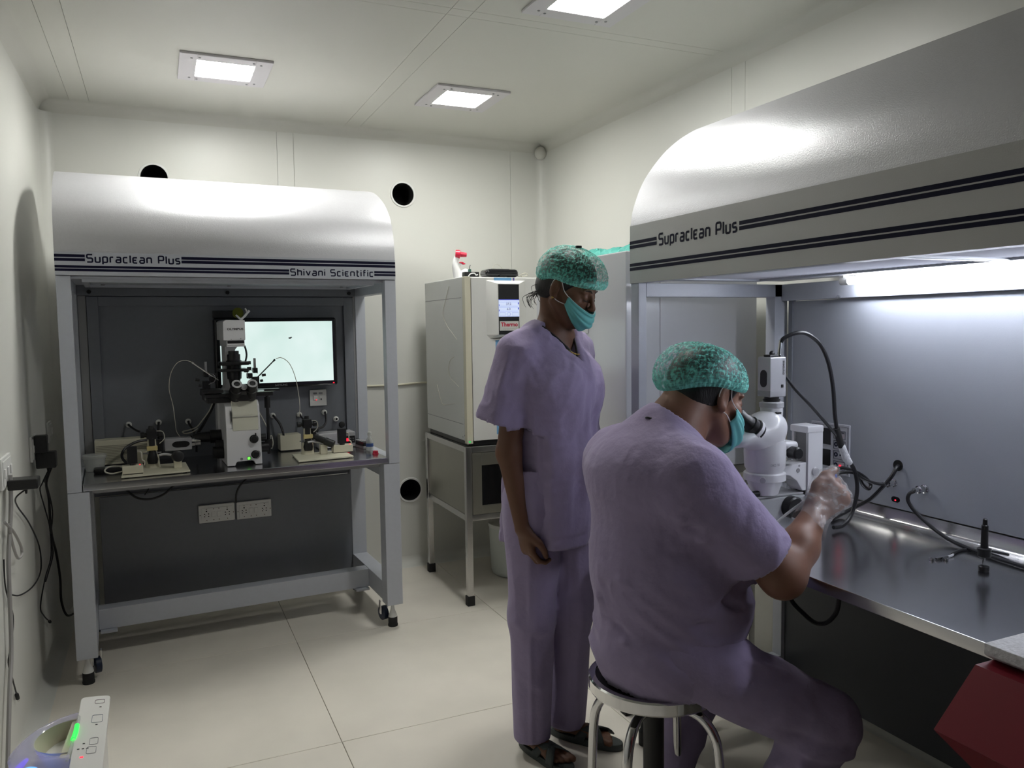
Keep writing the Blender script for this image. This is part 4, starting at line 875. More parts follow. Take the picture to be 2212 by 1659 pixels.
# ------------------------------------------------------------------ second incubator beside the right cabinet
ib = thing('incubator', 'tall pale grey incubator behind the standing woman', 'incubator', (1.484, 2.35, .869))
W2, D2, H2 = .576, .71, .788
M_INC2 = mat('incubator_pale_grey', (.58, .59, .61), .14, spec=.7, var=.02)
part('body', MB().box(.06, W2, 0, D2, .0, H2, .005), M_INC2, ib); part('door', MB().box(0, .055, .0, D2, .004, H2-.003, .006), M_INC2, ib)
part('hinge', MB().cyl((.058, -.004, .06), (.058, -.004, .12), .006).cyl((.058, -.004, .66), (.058, -.004, .72), .006), M_CHROME, ib)
part('side_seam', B(.14, .142, -.001, .002, .0, H2), M_GREY, ib)
part('control_strip', MB().box(-.003, 0, .26, .44, .50, .70, .001), M_INC2, ib); part('door_handle', MB().box(-.03, 0, .62, .66, .25, .45, .008), M_WPLAST, ib)
s2 = thing('incubator_stand', 'bare steel tube stand under the pale grey incubator', 'stand', (1.479, 2.35, 0)); frame(s2, W2+.008, D2, .868, None)
# caps left on top
M_CAPT = mat('teal_cap_fabric', (.10, .42, .36), .7, bump=.6, bscale=90, bdist=.004)
cpn = thing('spare_caps', 'heap of teal disposable caps on top of the pale grey incubator', 'cap', (1.60, 2.58, 1.657))
for k, (dx, dy, r) in enumerate(((-.03, .10, .05), (.02, .02, .055), (.05, -.06, .05), (0, -.12, .045))):
    mb = MB(); rr = random.Random(k)
    mb.grid(lambda u, v: Vector((dx+r*1.5*math.cos(2*math.pi*u)*math.sin(v*math.pi/2)*(1+.1*math.sin(7*2*math.pi*u)), dy+r*math.sin(2*math.pi*u)*math.sin(v*math.pi/2)*(1+.1*math.sin(9*2*math.pi*u)), .030*math.cos(v*math.pi/2)*(1+.25*math.sin(11*u*6.28+v*9)))), 40, 10, True)
    part('folded_cap', mb, M_CAPT, cpn)
# lilac cloth edge: grey shelf of the second incubator is hidden by the woman

# ------------------------------------------------------------------ left wall: plates, adapters, cables
def plate(y, z, hw, hh, label, rows):
    t = thing('wall_socket_plate', label, 'power socket', (XL, y, z), 0, 'socket plates on the left wall')
    part('plate', MB().box(0, .010, -hw, hw, -hh, hh, .003), M_WPLAST, t); part('module_frame', MB().box(.009, .013, -hw+.012, hw-.012, -hh+.010, hh-.010, .001), M_WPLAST, t)
    for r_ in range(rows):
        yy = -hw+.03+r_*(2*hw-.06)/max(1, rows-1); part('rocker_switch', MB().box(.012, .017, yy-.011, yy+.011, -.015, .015, .002), M_WPLAST, t)
    mb = MB()
    for dz in (-.01, .008): mb.cyl((.0128, 0, dz), (.0134, 0, dz), .003, seg=8)
    part('socket_holes', mb, M_HOLE, t)
plate(2.985, .955, .085, .050, 'white socket plate nearest the camera on the left wall', 3)
plate(3.63, .945, .070, .050, 'white socket plate on the left wall with black adapters plugged in', 2)
plate(4.14, .950, .060, .045, 'white socket plate deepest on the left wall by the cabinet', 2)
def adapter(y, z, lab, L_=.07, hw=.02, hh=.014, ext=None):
    t = thing('power_adapter', lab, 'adapter', (XL+.0135, y, z), 0, 'black power adapters')
    part('case', MB().box(0, L_, -hw, hw, -hh, hh, .005, seg=3), M_BLACK, t); part('cord_grip', MB().lathe([(0, .005), (.018, .003)], (L_*.55, 0, -hh), (0, 0, -1), 10), M_BLACKR, t)
adapter(2.985, .912, 'flat black power adapter in the nearest socket plate', .085, .035, .017)
adapter(3.60, .962, 'upper black power adapter in the middle socket plate', .045, .022, .035)
adapter(3.625, .895, 'lower black power adapter hanging from the middle socket plate', .07, .028, .032)
def wcab(label, pts, r, m=M_CABLE, name='cable', tip=None):
    q = [Vector(p) for p in pts]; c = q[0].copy(); mb = MB().tube([p-c for p in q], r, 7)
    o = part(name, mb, m); o.location = c; tag(o, label, 'cable')
    if tip:
        d = (q[-1]-q[-2]).normalized(); e = q[-1]-c
        part('plug', MB().lathe([(-.005, .004), (0, .006), (.025, .006), (.028, .004)], e, d, 12), M_BLACKR, o); part('plug_tip', MB().cyl(e+d*.028, e+d*.040, .0028, seg=10), M_CHROME, o)
    return o
X_ = -.462
def yz(l, dx=None): return [(X_+(dx[i] if dx else .0), a, b) for i, (a, b) in enumerate(l)]
wcab('thin black cable in a wide loop from the nearest adapter', yz([(2.985, .89), (3.00, .863), (3.134, .808), (3.359, .701), (3.576, .56), (3.589, .463), (3.381, .459), (3.075, .517), (2.871, .585)], [.05, .02, .004, .004, .004, .004, .004, .004, .004]), .0027)
wcab('thin black cable ending in a loose plug near the floor', yz([(2.854, .70), (2.854, .609), (2.95, .488), (2.897, .416), (2.825, .383), (2.882, .3), (2.931, .234)]), .0024, tip=True)
wcab('long grey cable running down the left wall beside the purifier', yz([(2.964, .945), (2.951, .838), (2.887, .703), (2.865, .591), (2.839, .422), (2.765, .306), (2.656, .13), (2.60, .02)], [.014, .012, .008, .008, .008, .008, .010, .012]), .0065, M_GCABLE)
wcab('grey cable bent in a hanging loop below the nearest socket', yz([(2.83, .82), (2.975, .757), (3.096, .68), (3.103, .647), (3.014, .662), (2.933, .737), (2.90, .80)], [.012]*7), .0045, M_GCABLE)
wcab('thin black cable from the adapters with a loose plug low on the wall', yz([(3.625, .862), (3.64, .80), (3.69, .761), (3.805, .661), (3.915, .556), (3.908, .435), (3.688, .397), (3.521, .335), (3.591, .274), (3.74, .20)], [.05, .02, .004, .004, .004, .004, .004, .004, .004, .004]), .0026, tip=True)
wcab('thin black cable crossing the others below the adapters', yz([(3.64, .862), (3.70, .80), (3.888, .744), (4.02, .608), (3.898, .52), (3.93, .435), (3.763, .395), (3.684, .386)], [.05, .02, .006, .006, .009, .009, .006, .006]), .0028)
wcab('thick black mains cable dropping behind the left cabinet leg', yz([(3.63, .862), (3.75, .78), (3.892, .683), (3.906, .538), (4.03, .414), (4.12, .274), (4.12, .167), (4.20, .07), (4.32, .035)], [.055, .02, .010, .010, .010, .010, .010, .02, .04]), .0052)

# ------------------------------------------------------------------ air purifier, lower left corner
pz = .42
ap = thing('air_purifier', 'white air purifier with green and blue lights in the lower left corner', 'air purifier', (-.25, 2.145, 0))
M_PUR = mat('purifier_white', (.78, .77, .74), .3)
def rrect(x0, x1, y0, y1, r, n=6):
    out = []
    for cx_, cy_, a0 in ((x1-r, y1-r, 0), (x0+r, y1-r, 90), (x0+r, y0+r, 180), (x1-r, y0+r, 270)):
        for k in range(n+1):
            a = R(a0+90*k/n); out.append((cx_+r*math.cos(a), cy_+r*math.sin(a)))
    return out
part('body', MB().prism(rrect(-.062, .088, -.17, .15, .03), 'z', .0, pz-.05, .004), M_PUR, ap)
tilt = Matrix.Translation((.062, .0, pz)) @ Matrix.Rotation(R(3), 4, 'X') @ Matrix.Rotation(R(6), 4, 'Y')
mb = MB().prism(rrect(-.035, .035, -.185, .19, .014), 'z', -.03, .0, .003); mb.v = [tuple(tilt @ Vector(v)) for v in mb.v]
pn = part('control_panel', mb, M_PUR, ap, 'white slanted control panel with printed keys')
def pm(mb): mb.v = [tuple(tilt @ Vector(v)) for v in mb.v]; return mb
def key(x0, x1, y0, y1, m): part('printed_key', pm(MB().tube([(a, b, .0006) for a, b in rrect(x0, x1, y0, y1, .004, 3)], .0006, 4, closed=True, smooth=False)), m, pn)
key(.0, .022, .145, .165, mat('plum_print', (.12, .05, .09), .5)); key(-.002, .022, .045, .083, mat('slate_print', (.16, .20, .26), .5)); key(.0, .018, -.06, -.03, M_GREYINK); key(-.004, .016, -.10, -.07, M_GREYINK)
for (x, y) in ((.014, .125), (.010, .034), (-.012, -.052), (-.022, -.075), (-.012, -.075), (-.003, -.075)): part('indicator', pm(B(x-.0025, x+.0025, y-.0015, y+.0015, .0, .0008)), M_INK, pn)
part('red_indicator', pm(B(-.016, -.009, -.115, -.110, .0, .001)), M_LEDR, pn)
# bowl and clear glowing cover
part('air_outlet_bowl', MB().grid(lambda u, v: Vector((.022-.115*math.sin(math.pi*u)*(.55+.2*v), .015+(.115-.02*v)*math.cos(math.pi*u)*(.75+.15*v), pz-.06+.055*v)), 28, 8), M_CREAMPL, ap)
part('bowl_floor', MB().prism([(.028, -.10)]+[(.022-.07*math.sin(math.pi*k/20), .015-.09*math.cos(math.pi*k/20)) for k in range(21)]+[(.028, .12)], 'z', pz-.075, pz-.06), M_CREAMPL, ap)
part('bowl_cheek', MB().prism([(.0, -.085), (.028, -.10), (.028, .12), (.012, .10)], 'z', pz-.06, pz-.008, .004), M_CREAMPL, ap)
M_COVER = mat('violet_clear_cover', (.66, .63, .84), .10, alpha=.42, spec=.9)
mb = MB()
def cov(u, v):
    a = math.pi*u; rx, ry = .075+.045*v, .095+.040*v
    return Vector((.026-rx*math.sin(a)*(1.0+.12*math.sin(a)), .0+ry*math.cos(a)-.03*v*math.sin(a), pz+.0+.012*math.sin(math.pi*v)-.012*v-(.0 if v < .98 else 0)))
mb.grid(cov, 36, 10)
mb.grid(lambda u, v: cov(u, 1)+Vector((.02*v*math.sin(math.pi*u), 0, -.16*v)), 36, 8)
cv_ = part('clear_cover', mb, M_COVER, ap, 'violet tinted clear cover glowing blue')
part('green_light_strip', MB().tube([(.026, -.03, pz+.004), (.029, .0, pz+.006), (.029, .04, pz+.006)], .0055, 10), mat('green_glow', (.05, .8, .1), .4, emit=1.3, ecol=(.02, 1, .08)), ap, 'glowing green strip')
part('clear_edge_strip', MB().tube([(.020, -.125, pz-.002), (.024, -.08, pz+.002), (.027, -.03, pz+.004)], .004, 8), M_CLEARP, ap); part('clear_edge_strip', MB().tube([(.029, .04, pz+.006), (.030, .08, pz+.005), (.026, .12, pz)], .0045, 8), M_CLEARP, ap)
part('blue_lamp', MB().ell((-.060, -.098, pz-.022), (.022, .014, .012)), mat('blue_glow', (.05, .25, .9), .4, emit=2.2, ecol=(.10, .38, 1)), ap, 'bright blue lamp')
part('violet_light_guide', MB().tube([tuple(cov(u, .93)+Vector((.006, 0, -.030-.02*math.sin(u*3)))) for u in (.34, .44, .54, .62, .70, .77, .84)], .012, 10, rads=[.004, .009, .013, .015, .015, .013, .008]), mat('violet_glow', (.12, .08, .9), .4, emit=.85, ecol=(.22, .15, 1)), ap, 'glowing violet light guide')
for i in range(4): part('intake_fin', MB().box(-.076+.001*i, -.060, -.14, .12, .06+i*.07, .075+i*.07, .003), M_CREAMPL, ap)
# ------------------------------------------------------------------ stereo microscope on the right bench
zt2 = .793
sm = thing('stereo_microscope', 'white stereo microscope with black eyepieces used by the seated man', 'microscope', (1.535, 1.715, zt2))
def W2(mb): # world coords -> this thing
    mb.v = [(v[0]-1.535, v[1]-1.715, v[2]-zt2) for v in mb.v]; return mb
def sp_(name, mb, m, lab=None, parent=None): return part(name, W2(mb), m, parent or sm, lab)
col = sp_('column', MB().box(1.66, 1.715, 1.68, 1.69, zt2, 1.105, .002).box(1.66, 1.715, 1.735, 1.745, zt2, 1.105, .002).box(1.70, 1.715, 1.69, 1.735, zt2, 1.105).box(1.655, 1.716, 1.678, 1.747, 1.088, 1.108, .004), M_MICRO)
sp_('column_rack', MB().box(1.668, 1.70, 1.69, 1.735, zt2, 1.088), M_GREY, None, col)
sp_('column_disc', MB().lathe([(0, .0125), (-.004, .0125), (-.005, .011)], (1.686, 1.68, .978), (0, 1, 0), 24), M_SILVER, None, col)
text_mesh('brand_lettering', 'Nikon', .017, lambda x, y: (1.687+x-1.535, 1.6796-1.715, 1.0965+y-zt2), M_GREYINK, col, bold=.0004)
base = sp_('base', MB().box(1.42, 1.66, 1.685, 1.85, zt2+.004, .915, .008), mat('grey_base_plastic', (.34, .35, .36), .35))
sp_('stage_plate', MB().box(1.43, 1.655, 1.69, 1.845, .915, .921, .002), M_SILVER, None, base)
sp_('base_feet', MB().box(1.43, 1.65, 1.69, 1.84, zt2, zt2+.004), M_BLACKR, None, base)
sp_('base_knob', MB().lathe([(0, .031), (-.022, .031), (-.026, .027)], (1.60, 1.685, .885), (0, 1, 0), 28), M_BLACK)
sp_('lens_tube', MB().cyl((1.46, 1.70, .929), (1.50, 1.70, .929), .008), M_BLACK)
# pod, ring and objective
pod = sp_('zoom_pod', MB().lathe([(.985, .048), (.995, .052), (1.0, .055), (1.04, .057), (1.075, .056)], (1.535, 1.715, 0), (0, 0, 1), 36), M_MICRO)
sp_('mount_ring', MB().lathe([(.962, .051), (.964, .0570), (.983, .0570), (.986, .053)], (1.535, 1.715, 0), (0, 0, 1), 36), M_MICRO)
sp_('ring_screw', MB().cyl((1.490, 1.672, .973), (1.483, 1.664, .973), .008), M_SILVER)
sp_('objective', MB().lathe([(.922, .034), (.924, .037), (.935, .040), (.962, .049)], (1.535, 1.715, 0), (0, 0, 1), 36), M_MICRO)
text_mesh('model_lettering', 'SMZ 745T', .0095, lambda x, y: (-.010+x*.9, -.0575+abs(x)*.14, 1.012+y-zt2), M_GREYINK, pod, bold=.0002)
S = SDF(axis(1.36, 1.64, .0035), axis(1.62, 1.81, .0035), axis(1.03, 1.18, .0035))
S.ell((1.525, 1.715, 1.09), (.064, .058, .056), k=.0)
S.ell((1.448, 1.715, 1.090), (.060, .056, .026), [(.96, 0, .28), (0, 1, 0), (-.28, 0, .96)], k=.035)
S.ell((1.548, 1.715, 1.118), (.042, .048, .034), k=.03)
S.rbox((1.61, 1.715, 1.055), (.025, .028, .012), r=.010, k=.02)
P, Q = S.extract(); P = relax(P, Q, 2); hd = quads('binocular_head', P-V3((1.535, 1.715, zt2)), Q, M_MICRO, sm)
dE = Vector((-.76, 0, .65)).normalized()
for dy in (-.028, .030):
    p = Vector((1.466, 1.715+dy, 1.114))
    e = sp_('eyepiece', MB().lathe([(-.02, .030), (.0, .030), (.003, .027), (.018, .027), (.020, .023), (.040, .022), (.044, .019), (.066, .0185), (.070, .016), (.068, .010)], p, dE, 26), M_BLACK)
    sp_('eyepiece_collar', MB().lathe([(-.012, .033), (-.002, .0325)], p, dE, 26), M_MICRO, None, e)
sp_('trinocular_port', MB().lathe([(1.12, .030), (1.163, .030), (1.165, .033), (1.178, .033), (1.18, .026)], (1.562, 1.72, 0), (0, 0, 1), 30), M_MICRO)
sp_('port_ring', MB().lathe([(1.1655, .0335), (1.1775, .0335)], (1.562, 1.72, 0), (0, 0, 1), 30, cap=False), M_SILVER); sp_('port_lever', MB().box(1.548, 1.566, 1.684, 1.692, 1.148, 1.154, .002), M_BLACK)
sp_('zoom_knob', MB().lathe([(0, .012), (-.006, .012), (-.008, .018), (-.036, .018), (-.040, .014)], (1.608, 1.70, 1.037), (0, 1, 0), 26), M_BLACK)
sp_('knob_arm', MB().box(1.565, 1.615, 1.70, 1.73, 1.02, 1.05, .006), M_MICRO)
sp_('focus_arm', MB().prism([(1.57, 1.000), (1.66, 1.006), (1.66, .925), (1.645, .925), (1.625, .955), (1.60, .972), (1.57, .978)], 'y', 1.685, 1.74, .003), M_MICRO)
sp_('arm_screw', MB().cyl((1.628, 1.6835, .985), (1.628, 1.686, .985), .006).cyl((1.632, 1.6838, .998), (1.632, 1.686, .998), .003), M_GREY)
# camera on the port
cm2 = thing('microscope_camera', 'silver box camera standing on the stereo microscope port', 'camera', (1.562, 1.72, 1.18))
part('mount', MB().lathe([(0, .022), (.006, .024), (.008, .020), (.016, .020)], (0, 0, 0), (0, 0, 1), 26), M_BLACK, cm2)
part('body', MB().box(-.029, .029, -.0255, .0255, .016, .125, .004), M_SILVER, cm2)
part('bottom_shell', MB().box(-.0295, .0295, -.026, .026, .014, .034, .004), mat('camera_shell_grey', (.36, .36, .38), .4), cm2)
part('oval_panel', MB().prism([(.0+.0125*math.cos(t), .065+.013*math.sin(t)+(.011 if math.sin(t) > 0 else -.011)) for t in [2*math.pi*i/28 for i in range(28)]], 'x', -.0305, -.028), M_BLACK, cm2)
text_mesh('brand_lettering', 'SAMSUNG', .0085, lambda x, y: (.018+y, -.0262, .095-x), M_INK, cm2, bold=.0002)
part('square_button', B(.010, .018, -.027, -.0250, .04, .049, .001), M_BLACK, cm2)
part('top_plug', MB().lathe([(0, .010), (.005, .010), (.006, .006), (.03, .005), (.045, .0045)], (.020, -.005, .125), (.12, 0, 1), 16), M_CHROME, cm2); part('top_bracket', MB().box(-.02, .012, -.014, .012, .125, .131, .002).ell((.0, 0, .134), (.009, .006, .008)), M_BLACK, cm2)
def rcab(label, pts, r, m=M_CABLE, name='cable', cat='cable', seg=9):
    q = [Vector(p) for p in pts]; c = q[0].copy(); o = part(name, MB().tube([p-c for p in q], r, seg), m); o.location = c; return tag(o, label, cat)
ca = rcab('thick black camera cable arching over the stereo microscope', [(1.588, 1.715, 1.345), (1.597, 1.71, 1.357), (1.63, 1.70, 1.37), (1.672, 1.70, 1.366), (1.72, 1.70, 1.335), (1.752, 1.70, 1.281), (1.771, 1.70, 1.207), (1.78, 1.70, 1.126), (1.796, 1.70, 1.064), (1.823, 1.70, 1.008), (1.859, 1.70, .964), (1.872, 1.70, .901), (1.852, 1.70, .833), (1.807, 1.69, .806), (1.765, 1.685, .806)], .0058)
c0 = Vector((1.588, 1.715, 1.345))
part('tape_wrap', MB().tube([Vector(p)-c0 for p in ((1.806, 1.70, 1.042), (1.826, 1.70, 1.002), (1.842, 1.70, .985))], .0105, 10, rads=[.010, .0115, .0085]), mat('white_tape', (.66, .66, .68), .5, bump=.8, bscale=120, bdist=.004), ca, 'white tape wrapped around the cable')
part('heat_shrink', MB().tube([Vector(p)-c0 for p in ((1.786, 1.70, 1.092), (1.797, 1.70, 1.062), (1.808, 1.70, 1.036))], .0098, 10), M_BLACKR, ca)
rcab('straight black cable from the camera side joining the arched cable', [(1.59, 1.71, 1.262), (1.632, 1.705, 1.213), (1.684, 1.70, 1.165), (1.747, 1.70, 1.108), (1.79, 1.70, 1.068)], .0045)
rcab('coiled black cable loops beside the gloved hand', [(1.718, 1.73, .93), (1.758, 1.73, .949), (1.797, 1.73, .963), (1.852, 1.73, .965), (1.909, 1.72, .942), (1.948, 1.72, .911), (1.935, 1.715, .897), (1.905, 1.71, .914), (1.88, 1.71, .948), (1.84, 1.72, .955), (1.80, 1.73, .945), (1.765, 1.735, .915), (1.75, 1.735, .88)], .0052)
rcab('black cable running to the left metal connector on the back board', [(1.868, 1.705, .956), (1.888, 1.70, .938), (1.916, 1.69, .924), (1.945, 1.685, .916), (1.962, 1.682, .915)], .0048)
rcab('black cable leaving the round hole in the back board', [(2.005, 1.668, .968), (1.985, 1.66, .965), (1.972, 1.665, .94), (1.96, 1.69, .901), (1.955, 1.73, .858), (1.945, 1.78, .824), (1.92, 1.80, .804), (1.86, 1.78, .799)], .0058)
rcab('black cable hanging from the right metal connector to the worktop', [(1.955, 1.573, .914), (1.945, 1.582, .905), (1.942, 1.582, .885), (1.945, 1.56, .858), (1.945, 1.51, .828), (1.94, 1.45, .806), (1.925, 1.37, .799), (1.91, 1.29, .799), (1.90, 1.20, .799), (1.89, 1.08, .799)], .0052)
def bnc(y, z):
    t = part('cable_connector', MB().lathe([(0, .013), (-.004, .013), (-.005, .0095), (-.020, .0095), (-.021, .0115), (-.028, .0115), (-.029, .0075), (-.045, .007)], (0, 0, 0), (1, 0, 0), 18), M_CHROME, RC, 'chrome cable connector'); t.location = (.602, y-RY, z)
bnc(1.682, .915); bnc(1.576, .916)
part('cable_hole', MB().cyl((.600, 1.668-RY, .970), (.6019, 1.668-RY, .970), .0165, seg=24), M_HOLE, RC)
sl_ = part('slot_lamp', MB().prism([(1.674-RY+.010*math.cos(t)+(.005 if math.cos(t) > 0 else -.005), .866+.0085*math.sin(t)) for t in [2*math.pi*i/24 for i in range(24)]], 'x', .6005, .6019), M_GLOSSBLK, RC)
part('slot_lamp_light', MB().cyl((.5995, 1.674-RY, .864), (.6006, 1.674-RY, .864), .0022, seg=10), M_LEDR, sl_)
# control panel on the back board
pnl = part('control_panel', B(.5985, .602, 1.848-RY, 2.010-RY, .905, 1.070, .001), mat('panel_plate', (.48, .49, .53), .4), RC, 'grey control panel with two dark displays and red lit keys')
part('panel_outline', MB().tube([(.5983, 1.855-RY, .91), (.5983, 1.855-RY, 1.062), (.5983, 2.004-RY, 1.062), (.5983, 2.004-RY, .91)], .0008, 4, smooth=False), M_NAVY, pnl)
for (z0, z1) in ((.998, 1.052), (.928, .982)): part('display', B(.5975, .599, 1.925-RY, 1.990-RY, z0, z1, .001), M_GLOSSBLK, pnl)
for i, z in enumerate((1.036, 1.003, .970, .936)):
    part('key_outline', MB().tube([(.5978, 1.865-RY, z-.014), (.5978, 1.912-RY, z-.014), (.5978, 1.912-RY, z+.012), (.5978, 1.865-RY, z+.012)], .0008, 4, smooth=False, closed=True), M_NAVY, pnl)
    part('key_symbol', MB().lathe([(0, .0075), (-.001, .0075), (-.001, .0035), (0, .0035)], (.598, 1.902-RY, z), (1, 0, 0), 18, cap=False), M_NAVY, pnl)
for z in (1.026, 1.000, .934): part('key_light', MB().cyl((.5965, 1.884-RY, z), (.598, 1.884-RY, z), .0042, seg=12), M_LEDR, pnl)
for z in (.970, 1.043): part('key_mark', MB().box(.597, .598, 1.871-RY, 1.884-RY, z-.001, z+.001).cyl((.597, 1.884-RY, z), (.598, 1.884-RY, z), .003, seg=8), M_NAVY, pnl)
# rod, clip, wire, sheet on the worktop
rd = thing('black_rod', 'slim black rod standing upright on the right steel worktop', 'rod', (1.803, 1.254, zt2))
part('foot', MB().lathe([(0, .011), (.002, .012), (.012, .012), (.014, .009)], (0, 0, 0), (0, 0, 1), 18), M_BLACK, rd); part('neck', MB().cyl((0, 0, .012), (0, 0, .036), .0035, seg=12), M_GLASS, rd)
part('collar', MB().lathe([(.035, .012), (.037, .0145), (.050, .0145), (.052, .0155), (.056, .0155), (.058, .009)], (0, 0, 0), (0, 0, 1), 20), M_BLACK, rd); part('barrel', MB().lathe([(.057, .0085), (.112, .0075), (.114, .0055), (.127, .005), (.129, .003)], (0, 0, 0), (0, 0, 1), 16), M_BLACK, rd)
sc = thing('metal_clip', 'small bright metal clip lying on the right steel worktop', 'clip', (1.80, 1.365, zt2))
part('clip_blade', MB().box(-.02, .022, -.004, .004, .001, .007, .001), M_CHROME, sc); part('clip_ring', MB().lathe([(0, .006), (.005, .006), (.005, .003), (0, .003)], (-.03, .005, .001), (0, 0, 1), 14, cap=False), M_CHROME, sc); part('clip_ring', MB().lathe([(0, .006), (.005, .006), (.005, .003), (0, .003)], (0, -.012, .001), (0, 0, 1), 14, cap=False), M_CHROME, sc)
part('clip_stem', MB().tube([(.022, 0, .004), (.035, .0, .004), (.048, .004, .005)], .003, 8), M_SILVER, sc)
rcab('thin dark wire leading from the metal clip along the worktop', [(1.845, 1.369, .798), (1.86, 1.378, .797), (1.90, 1.388, .797), (1.945, 1.380, .797), (1.965, 1.345, .797), (1.962, 1.30, .800)], .0036)
rcab('black cable loop hanging below the right worktop edge', [(1.50, 1.60, .762), (1.50, 1.585, .695), (1.50, 1.566, .665), (1.50, 1.528, .647), (1.50, 1.488, .636), (1.50, 1.45, .649), (1.50, 1.421, .682), (1.50, 1.412, .717), (1.50, 1.41, .762)], .0058)
# ------------------------------------------------------------------ revolving stool
stl = thing('revolving_stool', 'chrome revolving stool with a dark round seat under the seated man', 'stool', (1.135, 1.671, 0), R(34))
SZ = .50
part('seat_rim', MB().lathe([(SZ-.034, .155), (SZ-.034, .166), (SZ-.030, .168), (SZ-.004, .168), (SZ, .164), (SZ, .150)], (0, 0, 0), (0, 0, 1), 56, cap=False), M_CHROME, stl, ang=25)
part('seat_top', MB().lathe([(SZ-.03, .155), (SZ-.001, .158), (SZ-.004, .150), (SZ-.006, .12), (SZ-.004, .115), (SZ-.008, .07), (SZ-.006, .065), (SZ-.010, .001)], (0, 0, 0), (0, 0, 1), 56), mat('dark_polished_seat', (.03, .028, .03), .10, .6), stl)
part('screw_post', MB().box(-.017, .017, -.017, .017, .12, SZ-.03, .002), M_STEEL, stl); part('hub_sleeve', MB().cyl((0, 0, .20), (0, 0, .44), .027), M_BLACK, stl); part('seat_bracket', MB().cyl((0, 0, SZ-.05), (0, 0, SZ-.028), .06), M_STEEL, stl)
for k in range(4):
    a = R(90*k); c, s = math.cos(a), math.sin(a)
    prf = [(.02, .400), (.05, .418), (.09, .424), (.13, .412), (.160, .375), (.172, .32), (.178, .2), (.185, .02)]
    l = part('leg', MB().tube([(r*c, r*s, z) for r, z in prf], .0125, 14, sub=8), M_CHROME, stl)
    part('rubber_foot', MB().cyl((.185*c, .185*s, 0), (.1845*c, .1845*s, .03), .0155, seg=16), M_BLACKR, l)
# ------------------------------------------------------------------ lidded bin, lower right
bn = thing('faceted_bin', 'dark red faceted bin at the lower right corner', 'bin', (1.26, .62, 0))
M_MAROON = mat('maroon_plastic', (.15, .003, .012), .5, spec=.3)
rings = [(.872, -.134, .125, -.16, .172), (.786, -.218, .13, -.20, .176), (.66, -.085, .12, -.14, .17), (.30, -.06, .10, -.12, .15)]
mb = MB()
for (z, x0, x1, y0, y1) in rings: mb.v += [(x0, y0, z), (x1, y0, z), (x1, y1, z), (x0, y1, z)]
for i in range(3):
    for j in range(4): mb.f.append((i*4+j, i*4+(j+1) % 4, (i+1)*4+(j+1) % 4, (i+1)*4+j))
mb.f += [(0, 1, 2, 3), (12, 15, 14, 13)]
part('shell', mb, M_MAROON, bn, smooth=False)
part('pedestal', MB().box(-.05, .09, -.11, .14, 0, .30, .01), M_WPLAST, bn)
ld = thing('foam_slab', 'light grey speckled slab lying on the dark red bin', 'slab', (1.26, .62, .872))
mspk = mat('speckled_foam', (.62, .62, .65), .8, var=.35, vscale=160, bump=.6, bscale=150, bdist=.003)
part('slab', MB().prism([(-.113, .030), (-.113, .012), (-.092, -.000), (.13, -.000), (.13, .030)], 'y', -.21, .174, .002), mspk, ld)
part('slab_rim', MB().box(-.085, .125, -.19, .155, .0, .004), mspk, ld)
# ------------------------------------------------------------------ people
M_SKIN = mat('brown_skin', (.145, .068, .040), .48, var=.10, vscale=25, bump=.12, bscale=260, bdist=.001, spec=.4)
M_SKIN2 = mat('warm_brown_skin', (.205, .100, .064), .46, var=.10, vscale=25, bump=.12, bscale=260, bdist=.001, spec=.4)
M_HAIR = mat('black_hair', (.008, .007, .007), .42, bump=.7, bscale=300, bdist=.002, stretch=(1, 1, .15))
M_SCRUB = mat('lilac_scrub_cotton', (.315, .262, .41), .85, var=.08, vscale=16, bump=.55, bscale=38, bdist=.005, sheen=.15, spec=.2)
M_MASK = mat('teal_mask_fabric', (.14, .47, .46), .75, var=.05, bump=.15, bscale=400)
M_LOOP = mat('white_elastic', (.70, .68, .66), .7)
M_GOLD = mat('gold', (.55, .36, .12), .25, 1.)
def unit(v): v = np.array(v, dtype=np.float64); return v/np.linalg.norm(v)
def head_axes(fh, pitch, roll=0.):
    """fh: horizontal facing (x,y); pitch down"""
    f = unit((*unit(fh)*math.cos(pitch), -math.sin(pitch))); r = unit(np.cross(f, (0, 0, 1))); u = np.cross(r, f)
    r2 = r*math.cos(roll)+u*math.sin(roll); u2 = -r*math.sin(roll)+u*math.cos(roll)
    return np.array([f, r2, u2])
class Head:
    def __init__(s, C, A, k=1.): s.C = np.array(C, dtype=np.float64); s.A = A; s.k = k
    def p(s, x, y, z): return s.C+(s.A[0]*x+s.A[1]*y+s.A[2]*z)*s.k
    def v(s, x, y, z): return s.A[0]*x+s.A[1]*y+s.A[2]*z
